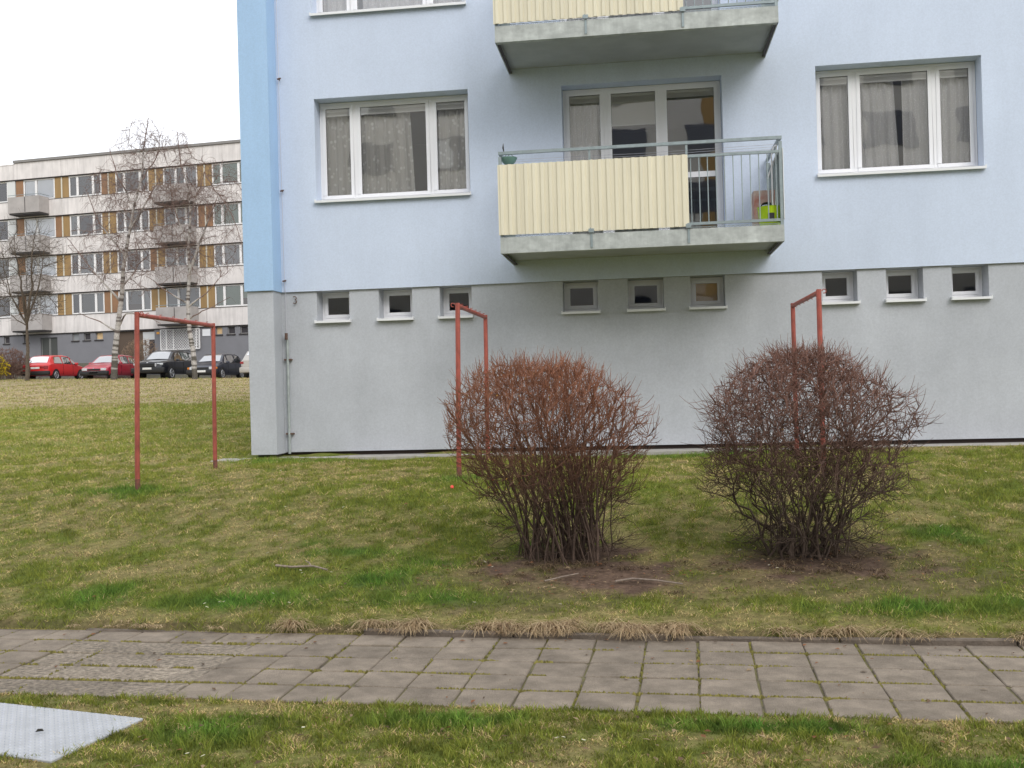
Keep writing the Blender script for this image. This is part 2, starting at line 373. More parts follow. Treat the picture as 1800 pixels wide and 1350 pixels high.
for row in range(5):
    for c in range(-23, 21):
        px = .02 + c * PITCH + rng.normal(0, .003) + .14; py = 5.10 + row * .28 + rng.normal(0, .002)
        if c in (-13, -12, -11, -10) and row <= 3:
            if c == -12:
                o = link('slab', random.choice(rough_v), path, (px + .155, py, -.004)); o.scale = (1, .885, 1); o.rotation_euler = (rng.normal(0, .004), rng.normal(0, .004), 0); o['label'] = 'long eroded slab with its gravel showing'
            continue
        me = random.choice(variants)
        o = link('slab', me, path, (px, py, rng.normal(0, .002)))
        o.rotation_euler = (rng.normal(0, .006), rng.normal(0, .006), rng.normal(0, .009) + random.choice((0, math.pi / 2, math.pi)))
        o.scale = (.99, .890, 1) if abs(math.sin(o.rotation_euler.z)) < .5 else (.890, .99, 1)
def path_pt(px, py):
    return px * math.cos(PA) - py * math.sin(PA), px * math.sin(PA) + py * math.cos(PA)

# kerb of concrete edging stones, half sunk and overgrown
kerb_m = mat('kerb_stone', (.125, .10, .078), .95, var=.35, vscale=9, bump=.8, bscale=60)
kerb = empty('kerb'); tag(kerb, kind='structure'); kerb.rotation_euler = (0, 0, PA)
km = MB().box(-.495, .495, -.03, .03, -.1, .058).mesh('kerb_stone', kerb_m, bevel=.008)
for k in range(-8, 8):
    o = link('kerb_stone', km, kerb, (k + .35, 6.35 + rng.normal(0, .006), rng.normal(-.026, .006) - (.03 if k < -2 else 0))); o.rotation_euler = (rng.normal(-.1, .05), rng.normal(0, .006), rng.normal(0, .006))

# ---------------------------------------------------------------- wall apron
ap = MB().box(-5.95, 14, 14.38, 14.80, .45, .640).build('apron', concrete, bevel=.01); tag(ap, kind='structure')
ap2 = MB().box(-6.35, -5.95, 14.15, 14.6, .45, .632).build('apron_end', concrete, ap, bevel=.015)

# ---------------------------------------------------------------- main building
main = empty('apartment_building', (0, 14.7, .66)); tag(main, 'pale blue rendered apartment building with grey plinth and balconies, filling the right side', 'building')
MLOC = Vector((0, 14.7, .66))
def mobj(mb, name, m_, parent=None, **k):
    o = mb.build(name, m_, parent or main, **k)
    if parent is None: o.location = -MLOC
    return o
def wall_holes(xr, zr, holes, y, depth, mb=None):
    mb = mb or MB(); xs = sorted({xr[0], xr[1], *[h[0] for h in holes], *[h[1] for h in holes]}); zs = sorted({zr[0], zr[1], *[min(max(h[2], zr[0]), zr[1]) for h in holes], *[min(max(h[3], zr[0]), zr[1]) for h in holes]})
    for i in range(len(xs) - 1):
        for j in range(len(zs) - 1):
            cx, cz = (xs[i] + xs[i + 1]) / 2, (zs[j] + zs[j + 1]) / 2
            if not any(h[0] < cx < h[1] and h[2] < cz < h[3] for h in holes):
                mb.quad((xs[i], y, zs[j]), (xs[i + 1], y, zs[j]), (xs[i + 1], y, zs[j + 1]), (xs[i], y, zs[j + 1]))
    for (a, b, c, d) in holes:
        Y2 = y + depth
        mb.quad((a, y, c), (a, y, d), (a, Y2, d), (a, Y2, c)); mb.quad((b, y, d), (b, y, c), (b, Y2, c), (b, Y2, d))
        mb.quad((a, y, d), (b, y, d), (b, Y2, d), (a, Y2, d)); mb.quad((a, y, c), (a, Y2, c), (b, Y2, c), (b, y, c))
    return mb
ST = 2.81
W1 = (-4.80, -2.45, 4.46, 6.01); W3 = (2.53, 4.76, 4.455, 6.01); BW = (-1.07, 1.23, 3.72, 5.97)
up_ = lambda h, k=1: (h[0], h[1], h[2] + ST * k, h[3] + ST * k)
holes = [W1, W3, BW, up_(W1), up_(W3), up_(BW)]
ZB, ZT = 3.12, 17.4
mobj(wall_holes((-5.38, 14), (ZB, ZT), holes, 14.70, .34), 'wall', wall_up)
MB_ = MB()
MB_.quad((-5.38, 14.70, ZB), (-5.38, 14.78, ZB), (14, 14.78, ZB), (14, 14.70, ZB))
mobj(MB_, 'wall_drip_edge', mat('drip', (.3, .32, .34), .6))
mobj(MB().box(-5.83, -5.38, 14.35, 26, ZB, ZT), 'corner_pier', wall_blue)
small = [(-4.85, -4.34), (-3.89, -3.38), (-2.96, -2.48), (-1.13, -.61), (-.18, .33), (.71, 1.20), (2.55, 3.03), (3.42, 3.92), (4.30, 4.79)]
SZ0, SZ1 = 2.665, 3.119
mobj(wall_holes((-5.40, 14), (.70, 3.118), [(a, b, SZ0, SZ1) for a, b in small], 14.735, .32), 'plinth', wall_low)
mobj(MB().box(-5.80, -5.40, 14.385, 26, .69, ZB - .002), 'plinth_pier', wall_low)
mobj(MB().box(-5.74, 14, 14.80, 15.0, .4, .70), 'plinth_foot', dark_gap)
mobj(MB().box(-5.74, -5.45, 14.50, 14.80, .4, .69), 'plinth_foot', dark_gap)
sh = MB(); sh.quad((-5.38, 26, .6), (14, 26, .6), (14, 26, ZT), (-5.38, 26, ZT)); sh.quad((14, 14.7, .6), (14, 14.7, ZT), (14, 26, ZT), (14, 26, .6))
mobj(sh, 'rear_wall', wall_up)
mobj(MB().box(-5.95, 14.1, 14.25, 26.1, ZT, ZT + .25), 'roof', galv)
# rooms behind the windows
rm = MB()
for z0, z1 in ((.8, 3.05), (3.16, 6.2), (6.22, 9.0)):
    X0, X1, Y0, Y1 = -5.36, 5.6, 15.06, 18.6
    rm.quad((X0, Y0, z0), (X1, Y0, z0), (X1, Y1, z0), (X0, Y1, z0), 1); rm.quad((X0, Y0, z1), (X0, Y1, z1), (X1, Y1, z1), (X1, Y0, z1))
    rm.quad((X0, Y1, z0), (X1, Y1, z0), (X1, Y1, z1), (X0, Y1, z1))
    for x in (X0, -1.75, 1.8, X1): rm.quad((x, Y0, z0), (x, Y1, z0), (x, Y1, z1), (x, Y0, z1))
mobj(rm, 'interior', [room_m, room_d])

def pane_frames(win, x0, x1, z0, z1, y, fw_, fd):
    mb = MB(); mb.box(x0, x1, y, y + fd, z0, z0 + fw_); mb.box(x0, x1, y, y + fd, z1 - fw_, z1)
    mb.box(x0, x0 + fw_, y, y + fd, z0 + fw_, z1 - fw_); mb.box(x1 - fw_, x1, y, y + fd, z0 + fw_, z1 - fw_)
    return mb
rub = mat('black_gasket', (.02, .02, .02), .6)
def curtain(parent, x0, x1, z0, z1, y, m_, folds, amp=.035, lean=0):
    n = int((x1 - x0) * 70) + 4; xs = np.linspace(x0, x1, n); ph = rng.random() * 6
    mb = MB(); rows = 5
    for j in range(rows):
        t = j / (rows - 1); z = z1 + (z0 - z1) * t
        for i, x in enumerate(xs):
            u = (x - x0) / (x1 - x0)
            yy = y + amp * (.6 + .4 * t) * math.sin(u * folds * 6.283 + ph + 1.3 * math.sin(u * 7 + ph) + t * .5) + amp * .4 * math.sin(u * folds * 14 + ph)
            mb.v.append((x + lean * t * (u), yy, z))
    for j in range(rows - 1):
        for i in range(n - 1): a = j * n + i; mb.f.append((a, a + 1, a + n + 1, a + n)); mb.mi.append(0)
    o = mb.build('curtain', m_, parent, smooth=True, ang=0); return o
def blind(parent, x0, x1, ztop, zbot, y, slats, head=.035):
    mb = MB(); mb.box(x0, x1, y, y + .03, ztop - head, ztop)
    zt = ztop - head - .004
    for k in range(slats):
        z = zt + (zbot - zt) * k / max(1, slats - 1)
        mb.quad((x0, y + .002, z + .007), (x1, y + .002, z + .007), (x1, y + .014, z - .007), (x0, y + .014, z - .007))
    mb.box(x0, x1, y, y + .018, zbot - .022, zbot - .008)
    return mb.build('blind', blind_m, parent)
def window(h, mulls, curt=None, label=None, yb=14.95, fwid=.05, sashw=.055, zb_off=.0, blinds=True, door=-1, sill=True, fullblind=None, glassm=None, curtm=None):
    x0, x1, z0, z1 = h; z0 += .03 if sill else 0; dzr = ST if z1 > 8 else 0
    win = mobj(pane_frames(None, x0 + .004, x1 - .004, z0, z1 - .004, yb, fwid, .07), 'window', pvc, bevel=.004)
    if label: win['label'] = label
    edges = [x0] + list(mulls) + [x1]
    for mx in mulls:
        o = MB().box(mx - .035, mx + .035, yb - .004, yb + .066, z0 + fwid, z1 - fwid).build('mullion', pvc, win, bevel=.004)
    for i in range(len(edges) - 1):
        a = edges[i] + (fwid if i == 0 else .035) - .006; b = edges[i + 1] - (fwid if i == len(edges) - 2 else .035) + .006
        za, zc = z0 + fwid - .006, z1 - fwid + .006
        mb = pane_frames(None, a, b, za, zc, yb - .012, sashw, .06)
        rails = []
        if door == i: MB().box(a + sashw - .004, b - sashw + .004, yb - .010, yb + .046, 4.58 + dzr, 4.66 + dzr).build('door_rail', pvc, win)
        mb.build('sash', pvc, win, bevel=0 if door == i else .005)
        g = MB(); pieces = [(za, zc)] if door != i else [(za, 4.58 + dzr), (4.66 + dzr, zc)]
        for (p0, p1) in pieces:
            q0 = p0 + (sashw if p0 == za else 0); q1 = p1 - (sashw if p1 == zc else 0)
            gm_ = MB().quad((a + sashw - .004, yb + .008, q0 - .004), (b - sashw + .004, yb + .008, q0 - .004), (b - sashw + .004, yb + .008, q1 + .004), (a + sashw - .004, yb + .008, q1 + .004))
            gm_.build('pane', glassm or glass, win)
            pane_frames(None, a + sashw - .004, b - sashw + .004, q0 - .004, q1 + .004, yb + .002, .007, .004).build('gasket', rub, win)
        if blinds:
            blind(win, a + sashw + .004, b - sashw - .004, zc - sashw - .002, (fullblind.get(i) if fullblind and i in fullblind else zc - sashw - .085), yb + .02, 46 if fullblind and i in fullblind else 7)
    if sill:
        sm_ = MB().box(x0 - .012, x1 + .012, yb - .30, yb, z0 - .032, z0 - .020); sm_.box(x0 - .012, x1 + .012, yb - .312, yb - .298, z0 - .055, z0 - .020)
        sm_.box(x0 - .016, x0 - .004, yb - .31, yb, z0 - .045, z0 - .003); sm_.box(x1 + .004, x1 + .016, yb - .31, yb, z0 - .045, z0 - .003)
        sm_.build('sill', sill_m, win)
    if curt:
        for (cx0, cx1, folds, cm, lean) in curt: curtain(win, cx0, cx1, z0 + .02, z1 - .05, yb + .13, cm, folds, lean=lean)
    return win
window(W1, (-4.24, -3.06), [(-4.76, -3.42, 8, lace, .06), (-2.99, -2.48, 4, lace, 0)], 'window with patterned lace curtains drawn half open, left of the lower balcony')
window(W3, (3.10, 4.19), [(2.56, 3.66, 8, lace2, .06), (3.78, 4.74, 7, lace2, -.03)], 'window with dotted white curtains parted in the middle, right of the lower balcony')
window(BW, (-.44, .37), [(-1.0, -.47, 4, mat('net', (.5, .5, .5), .9) and lace2, 0)], 'balcony window and glazed door behind the lower balcony', sill=False, door=2, fullblind={1: 5.42}, glassm=door_glass)
window(up_(W1), (-4.24, -3.06), [(-4.76, -4.3, 3, lace2, 0), (-4.1, -2.5, 12, lace2, 0)], 'window cut by the top of the picture, above the lace curtained one')
window(up_(W3), (3.10, 4.19), [(2.56, 4.7, 12, lace2, 0)])
window(up_(BW), (-.44, .37), [(-1.0, -.4, 4, lace2, 0)], 'glazed door behind the upper balcony', sill=False, door=2)
gl_dark = glass_mat('cellar_glass', refl=.05)
tan_m = mat('drawn_tan_blind', (.62, .44, .24), .8, var=.1, vscale=4); dimroom = mat('cellar_dark', (.035, .037, .045), .9, var=.5, vscale=3)
slabels = ['leftmost cellar window in the grey plinth', 'second cellar window from the building corner', 'third cellar window from the corner, behind the middle steel frame',
           'cellar window below the left part of the balcony', 'cellar window below the middle of the balcony', 'cellar window with tan blind below the right part of the balcony',
           'cellar window beside the right steel frame', 'second cellar window from the right end', 'rightmost cellar window']
for k, (a, b) in enumerate(small):
    y = 15.01; z0, z1 = SZ0 + .02, SZ1 - .002
    win = mobj(pane_frames(None, a + .002, b - .002, z0, z1, y, .045, .05), 'window', pvc, bevel=.003); win['label'] = slabels[k]
    pane_frames(None, a + .04, b - .04, z0 + .04, z1 - .035, y - .010, .05, .05).build('sash', pvc, win, bevel=.004)
    MB().quad((a + .088, y + .01, z0 + .088), (b - .088, y + .01, z0 + .088), (b - .088, y + .01, z1 - .083), (a + .088, y + .01, z1 - .083)).build('pane', gl_dark, win)
    if k == 5: MB().quad((a + .05, y + .06, z0), (b - .05, y + .06, z0), (b - .05, y + .06, z1), (a + .05, y + .06, z1)).build('blind', tan_m, win)
    s_ = MB().box(a - .012, b + .012, y - .34, y, z0 - .028, z0 - .018); s_.box(a - .012, b + .012, y - .352, y - .338, z0 - .052, z0 - .018)
    s_.box(a - .022, a - .010, y - .35, y, z0 - .052, z0 - .004); s_.box(b + .010, b + .022, y - .35, y, z0 - .052, z0 - .004)
    s_.build('sill', sill_m, win)
# lightning conductor and its steel guard
rust = mat('rusty_steel', (.12, .07, .05), .7); wire_m = mat('lightning_wire', (.55, .55, .60), .5, metal=.3)
cond = mobj(MB().tube([(-5.33, 14.655, 9.9), (-5.325, 14.655, 6), (-5.32, 14.66, 3.2), (-5.32, 14.69, 3.05), (-5.32, 14.70, 2.4)], .005, 6), 'lightning_wire', wire_m)
for z in (6.33, 4.64, 3.28): 
    b_ = MB().bar((-5.325, 14.72, z), (-5.325, 14.64, z), .012, .012); b_.bar((-5.345, 14.65, z), (-5.29, 14.65, z + .012), .02, .02); b_.build('wire_clip', rust, cond)
pipe = mobj(MB().tube([(-5.31, 14.69, 2.42), (-5.32, 14.69, .68)], .021, 10), 'guard_pipe', galv, smooth=True)
for z in (2.10, .98): MB().box(-5.37, -5.25, 14.68, 14.735, z - .012, z + .012).build('pipe_bracket', rust, pipe)
b_ = MB(); b_.tube([(-5.315, 14.66, 2.40), (-5.315, 14.66, 2.50)], .024, 8); b_.tube([(-5.315, 14.655, 2.43), (-5.315, 14.62, 2.43)], .012, 6); b_.build('wire_clamp', rust, pipe)
pts = [(math.cos(t) * .028, math.sin(t) * .026) for t in np.linspace(2.4, -1.35, 9)]
p3 = [(-5.185 + a, 14.705, 3.025 + b) for a, b in pts] + [(-5.185 + a, 14.705, 2.973 + b) for a, b in [(math.cos(t) * .03, math.sin(t) * .028) for t in np.linspace(1.35, -2.5, 9)]]
mobj(MB().tube(p3, .007, 6), 'wall_hook', rust)
mobj(MB().box(1.905, 1.911, 14.697, 14.701, 3.13, 3.42), 'wall_joint', mat('joint', (.62, .68, .8), .8))

# balconies -----------------------------------------------------
def balcony(dz, label):
    b0, b1, yf, yw = -1.83, 1.85, 13.30, 14.70
    m_ = MB()
    m_.box(b0, b1, yf, yf + .012, 3.372, 3.585); m_.box(b0, b1, yf + .012, yf + .09, 3.372, 3.384); m_.box(b0, b1, yf + .012, yf + .07, 3.573, 3.585)
    bal = mobj(m_, 'balcony', fascia_m); bal['label'] = label; bal.location = bal.location + Vector((0, 0, dz))
    s = MB(); s.box(b0 + .02, b1 - .02, yf + .10, yw - .003, 3.44, 3.56); s.build('floor_slab', soffit_m, bal)
    for x in (b0, b1 - .012): MB().box(x, x + .012, yf + .014, yw - .003, 3.372, 3.585).build('side_channel', fascia_m, bal)
    for x0_, x1_ in ((b0 + .013, b0 + .05), (b1 - .05, b1 - .013)): MB().box(x0_, x1_, yf + .1, yw - .003, 3.380, 3.392).build('side_flange', mat('gap_shade', (.05, .04, .04), .7), bal)  # flanges coloured dark to paint in the shadow gap under the side channels
    # posts and rails
    T = .04
    for x, y in ((b0 + .02, yf + .03), (b1 - .02, yf + .03), (b0 + .02, yw - .06), (b1 - .02, yw - .06)):
        MB().box(x - T / 2, x + T / 2, y - T / 2, y + T / 2, 3.586, 4.66).build('post', galv_d, bal)
    for x in (-.62, .64):
        q = MB().box(x - .015, x + .015, yf - .012, yf - .002, 3.40, 3.66); q.box(x - .035, x + .035, yf - .03, yf - .010, 3.595, 3.645); q.build('bracket', galv_d, bal)
        MB().box(x - .014, x + .014, yf + .02, yf + .04, 3.56, 4.69).build('stanchion', galv_d, bal)
    MB().box(b0, b1, yf + .01, yf + .05, 4.69, 4.73).build('top_rail', galv_d, bal)
    MB().box(b0 + .04, b1 - .04, yf + .015, yf + .045, 4.515, 4.55).build('middle_rail', galv_d, bal)
    MB().box(b0 + .04, b1 - .04, yf + .015, yf + .045, 3.635, 3.67).build('bottom_rail', galv_d, bal)
    for x in (b0 + .02, b1 - .02):
        MB().box(x - .02, x + .02, yf + .05, yw - .02, 4.692, 4.728).build('side_rail', galv_d, bal)
        MB().box(x - .015, x + .015, yf + .05, yw - .02, 4.515, 4.55).build('side_rail', galv_d, bal)
        MB().box(x - .015, x + .015, yf + .05, yw - .02, 3.635, 3.67).build('side_rail', galv_d, bal)
    bmesh_ = MB().tube([(0, 0, 0), (0, 0, .845)], .0075, 6).mesh('baluster', galv_d)
    x = b0 + .13
    while x < b1 - .06: link('baluster', bmesh_, bal, (x, yf + .03, 3.67)); x += .1085
    for k in range(11):
        for x in (b0 + .02, b1 - .02): link('baluster', bmesh_, bal, (x, yf + .15 + k * .11, 3.67))
    for k, y in enumerate((.18, .32, .46)):
        MB().tube([(b0 + .03, yf + y, 4.655), (0, yf + y, 4.64), (b1 - .03, yf + y, 4.66)], .0025, 4).build('clothes_line', wire_m, bal)
    # cream boards
    bd = MB(); prof = [(-.0545, 0), (-.030, 0), (-.020, -.020), (.020, -.020), (.030, 0), (.0545, 0), (.0545, .003), (-.0545, .003)]
    z0_, z1_ = 3.615, 4.55; n = len(prof)
    bd.v = [(p[0], p[1], z0_) for p in prof] + [(p[0], p[1], z1_) for p in prof]
    for i in range(n): j = (i + 1) % n; bd.f.append((i, j, j + n, i + n)); bd.mi.append(0)
    bme = bd.mesh('cream_board', cream)
    for k in range(23): link('cream_board', bme, bal, (b0 - .015 + .0545 + k * .1085, yf - .004 + .0005 * (k % 2), 0))
    for z in (3.70, 4.44): MB().box(b0, b0 + 2.47, yf - .0005, yf + .014, z, z + .02).build('board_rail', galv_d, bal)
    ws = mat('white_board', (.78, .8, .8), .5)
    MB().box(b1 + .004, b1 + .012, yf + .0, yw - .25, 3.66, 4.57).build('side_board', ws, bal)
    # wire mesh strip along the slab edge
    t = MB()
    for k in range(61): 
        xx = b0 + .06 + k * .059; t.bar((xx, yf + .02, 3.586), (xx + .03, yf + .02, 3.606), .004, .004); t.bar((xx + .03, yf + .02, 3.606), (xx + .059, yf + .02, 3.586), .004, .004)
    t.bar((b0 + .06, yf + .02, 3.608), (b1 - .06, yf + .02, 3.608), .005, .005)
    tag(t.build('mesh_strip', galv_d, bal))
    return bal
balcony(0, 'lower balcony with cream boards and green bucket behind its rails')
ub = balcony(ST, 'upper balcony cut by the top edge of the picture')

# things on the lower balcony -------------------------------------------------
lime = mat('lime_plastic', (.50, .72, .02), .4)
bk = empty('bucket', (1.70, 13.52, 3.565)); tag(bk, 'lime green plastic tub with a dark square hole on the lower balcony floor', 'bucket')
m_ = MB(); m_.tube([(0, 0, .0), (0, 0, .02), (0, 0, .27), (0, 0, .285)], [.125, .13, .155, .165], 20, caps=False)
m_.tube([(0, 0, .27), (0, 0, .02)], [.148, .122], 20, caps=False); m_.tube([(0, 0, .004), (0, 0, .02)], [.125, .125], 20)
m_.build('tub', lime, bk, smooth=True); MB().box(-.04, .04, -.153, -.135, .10, .19).build('opening', black, bk)
ch = empty('card_house', (1.70, 13.78, 3.563)); tag(ch, 'mottled red and white printed card box with an arched opening, behind the lime tub', 'box')
card = mat('printed_card', (.62, .56, .50), .8, col2=(.42, .13, .10), vscale=5, detail=6)
hm = MB(); zs = 16; r_ = .105; cz = .30; W_, H_ = .17, .56
arc = [(-r_, .10)] + [(-r_ * math.cos(t), cz + r_ * math.sin(t)) for t in np.linspace(0, math.pi, zs)] + [(r_, .10)]
out = [(-W_, .0)] + [(max(-W_, min(W_, -W_ * 1.6 * math.cos(t))), min(H_, cz + .6 * math.sin(t) * 1.0) if 0 < t < math.pi else cz) for t in np.linspace(0, math.pi, zs)] + [(W_, .0)]
out[1] = (-W_, cz); out[-2] = (W_, cz)
for y0_, rev in ((0, False), (.006, True)):
    for i in range(len(arc) - 1): q = [(arc[i][0], y0_, arc[i][1]), (arc[i + 1][0], y0_, arc[i + 1][1]), (out[i + 1][0], y0_, out[i + 1][1]), (out[i][0], y0_, out[i][1])]; hm.quad(*(q[::-1] if rev else q))
hm.box(-W_, -W_ + .005, .006, .26, 0, H_); hm.box(W_ - .005, W_, .006, .26, 0, H_); hm.box(-W_, W_, .006, .26, H_ - .005, H_ - .001)
hm.build('shell', card, ch)
bl = MB(); bl.tube([(-.09, .13, .30 - .0), (0, .13, .30)], .0, 4)
ring = MB(); tp = [(math.cos(t) * .095, .03, .30 + math.sin(t) * .095) for t in np.linspace(-.5, 2.6, 16)]
ring.tube(tp, [.004 + .02 * math.sin(min(1, i / 15) * math.pi) for i in range(16)], 6); ring.build('inner_edge', black, ch, smooth=True)
bowl = empty('hanging_bowl', (-1.70, 13.40, 4.60)); tag(bowl, 'small green plastic planter bowl hung at the left corner of the lower balcony rail', 'planter')
green_p = mat('green_plastic', (.20, .36, .33), .5)
m_ = MB(); m_.tube([(0, 0, -.03), (0, 0, .0), (0, 0, .055), (0, 0, .06), (0, 0, .05), (0, 0, .0)], [.05, .085, .115, .11, .10, .07], 16, caps=True); m_.build('bowl', green_p, bowl, smooth=True)
for k in range(4): a = k * 1.57; MB().tube([(.1 * math.cos(a), .1 * math.sin(a), .05), (.02 * math.cos(a), .02 * math.sin(a), .11)], .003, 4).build('hanger', black, bowl)
m_ = MB(); m_.tube([(-.06, 0, .11), (-.075, 0, .20), (-.07, 0, .26)], [.004, .012, .002], 5); m_.build('dry_sprig', black, bowl)
rack = empty('drying_rack', (1.73, 13.45, 4.2)); tag(rack, 'folded white and grey drying rack leaning at the right end of the lower balcony', 'drying rack')
wp = mat('white_tube', (.7, .7, .72), .4)
MB().tube([(0, -.02, -.55), (.0, -.02, .30), (.03, .0, .42), (.07, .03, .45), (.08, .1, .38), (.05, .12, -.55)], .010, 6).build('frame', wp, rack, smooth=True)
MB().tube([(-.05, .02, .02), (.05, .02, .28), (.07, .02, .34)], .012, 6).build('strut', wp, rack)
for k in range(4): MB().tube([(-.04 + k * .02, .03, -.5), (-.02 + k * .03, .03, .22)], .004, 4).build('rod', galv_d, rack)

# ---------------------------------------------------------------- steel frames on the lawn
foot_m = mat('rusted_foot', (.10, .05, .04), .85, col2=(.24, .075, .05), vscale=22)
def steel_frame(xn, yn, xf, yf_, top, label, hooks_up=True, loop=-1, ln_=0.):
    t = empty('carpet_frame', (xn, yn, gz(xn, yn))); tag(t, label, 'steel frame', 'red steel frames on the lawn'); L_ = Vector(t.location)
    P = lambda x, y, z: tuple(Vector((x, y, z)) - L_)
    r_ = .0285
    for (x, y, lean, rr) in ((xn, yn, ln_, r_), (xf, yf_, ln_ * .5, r_)):
        z0 = gz(x, y) - .1
        o = MB().tube([P(x + lean, y, z0), P(x + lean, y, z0 + .3), P(x, y, top - .02), P(x, y, top + .012)], [rr, rr, rr, rr * .96], 14).build('post', red_paint, t, smooth=True, ang=50)
    for (x, y, lean) in ((xn, yn, ln_), (xf, yf_, ln_ * .5)):
        z0 = gz(x, y) - .05; MB().tube([P(x + lean, y, z0), P(x + lean, y, z0 + .16), P(x + lean, y, z0 + .17)], [r_ + .0015, r_ + .0012, r_], 14).build('rusted_foot', foot_m, t, smooth=True, ang=50)
    MB().tube([P(xn, yn + .02, top - .02), P(xf, yf_ - .02, top - .02)], .027, 14).build('crossbar', red_paint, t, smooth=True, ang=50)
    n = 6
    for k in range(n):
        u = (k + .7) / (n + .4); x = xn + (xf - xn) * u; y = yn + (yf_ - yn) * u
        s_ = 1 if hooks_up else -1
        MB().tube([P(x, y, top + .003 * s_ - (.03 if s_ < 0 else 0)), P(x + .006, y, top + .016 * s_ - (.035 if s_ < 0 else 0)), P(x + .022, y + .02, top + .016 * s_ - (.035 if s_ < 0 else 0))], .005, 5).build('hook', red_paint, t)
    lp = [(xn + loop * (.035 + .022 - .022 * math.cos(a)), yn, top - .01 + .022 * math.sin(a)) for a in np.linspace(0, 5.2, 10)]
    MB().tube([P(*p) for p in lp], .006, 5).build('ring', red_paint, t)
    return t
steel_frame(-5.76, 10.98, -5.80, 13.15, 2.565, 'red steel carpet frame standing left of the building corner', True, 1, -.045)
steel_frame(-2.13, 11.65, -2.13, 13.75, 2.585, 'red steel carpet frame partly behind the reddish left bush', True, -1, -.035)
steel_frame(1.95, 11.5, 1.95, 13.45, 2.57, 'red steel carpet frame rising behind the round right bush', False, 1)

# ---------------------------------------------------------------- branching plants
bark_attr = mat('bark', (.1, .07, .05), .85, attr='col', var=.25, vscale=14, spec=.15)
class Grow:
    def __init__(s, seed): s.r = np.random.default_rng(seed); s.pos = []; s.dir = []; s.rad = []; s.pl = []; s.lines = []
    def line(s, pts, r0, r1, taper=1.0, base=0., keep=True):
        pts = np.array(pts, float); n = len(pts); t = np.linspace(0, 1, n); rad = r0 + (r1 - r0) * t ** taper
        seg = np.linalg.norm(np.diff(pts, axis=0), axis=1); acc = base + np.concatenate([[0], np.cumsum(seg)])
        d = np.gradient(pts, axis=0); d /= np.linalg.norm(d, axis=1)[:, None] + 1e-9
        if keep:
            for i in range(1, n): s.pos.append(pts[i]); s.dir.append(d[i]); s.rad.append(rad[i]); s.pl.append(acc[i])
        s.lines.append((pts, rad)); return pts
    def attach(s, tips, enddir, rtip, k_rad=.7, rlen=.02, seg=.12, wig=.03, wdist=.25, wang=.8, maxn=None, rmax=1):
        P = np.array(s.pos); D = np.array(s.dir); Rr = np.array(s.rad); L = np.array(s.pl); used = len(P)
        cap = used + len(tips) * 14; P = np.vstack([P, np.zeros((cap - used, 3))]); D = np.vstack([D, np.zeros((cap - used, 3))]); Rr = np.append(Rr, np.zeros(cap - used)); L = np.append(L, np.zeros(cap - used))
        for ti, tip in enumerate(tips):
            v = tip - P[:used]; d = np.linalg.norm(v, axis=1) + 1e-6; ca = (v * D[:used]).sum(1) / d
            cost = d * (1 + wang * (1 - ca)) + wdist * L[:used] + np.where(Rr[:used] < rtip * 1.05, .15, 0)
            i = int(np.argmin(cost)); dd = d[i]
            if dd < .02: continue
            ed = enddir(tip, P[i]); n = int(min(12, max(2, math.ceil(dd / seg)))) + 1; t = np.linspace(0, 1, n)[:, None]
            p0, p3 = P[i], tip; sd_ = D[i] + s.r.normal(0, .14, 3); p1 = p0 + sd_ / np.linalg.norm(sd_) * dd * .35; p2 = p3 - ed * dd * .35
            b = (1 - t) ** 3 * p0 + 3 * (1 - t) ** 2 * t * p1 + 3 * (1 - t) * t ** 2 * p2 + t ** 3 * p3
            b[1:-1] += s.r.normal(0, wig, (n - 2, 3)) * dd / max(1, n - 1) if n > 2 else 0
            r0 = min(Rr[i] * k_rad, rtip + rlen * dd, rmax); r0 = max(r0, rtip); rad = r0 + (rtip - r0) * t[:, 0]
            s.lines.append((b, rad)); g = np.gradient(b, axis=0); g /= np.linalg.norm(g, axis=1)[:, None] + 1e-9
            m_ = n - 1; P[used:used + m_] = b[1:]; D[used:used + m_] = g[1:]; Rr[used:used + m_] = rad[1:]; L[used:used + m_] = L[i] + dd * np.linspace(0, 1, n)[1:]; used += m_
        s.pos = list(P[:used]); s.dir = list(D[:used]); s.rad = list(Rr[:used]); s.pl = list(L[:used])
def lines_mesh(name, lines, colf, sides=3, m_=None):
    """many tapered tubes as one numpy mesh"""
    V, F, C = [], [], []; off = 0
    for pts, rad in lines:
        n = len(pts); d = np.gradient(pts, axis=0); d /= np.linalg.norm(d, axis=1)[:, None] + 1e-9
        ref = np.array((.31, .95, .1)) if abs(d[0] @ np.array((.31, .95, .1))) < .9 else np.array((1, 0, 0.))
        r = ref - d * (d @ ref)[:, None]; r /= np.linalg.norm(r, axis=1)[:, None] + 1e-9; u = np.cross(d, r)
        ns = sides if not callable(sides) else sides(rad[0])
        for k in range(ns):
            a = 2 * math.pi * k / ns; V.append(pts + (r * math.cos(a) + u * math.sin(a)) * rad[:, None]); C.append(colf(pts, rad))
        i = np.arange(n - 1)
        for k in range(ns):
            a = off + k * n; b = off + ((k + 1) % ns) * n; F.append(np.stack([a + i, b + i, b + i + 1, a + i + 1], 1))
        off += ns * n
    V = np.vstack(V); C = np.vstack(C); F = np.vstack(F)
    me = np_mesh(name, V, F, m_ or bark_attr, C, 4); me.polygons.foreach_set('use_smooth', [True] * len(me.polygons)); return me

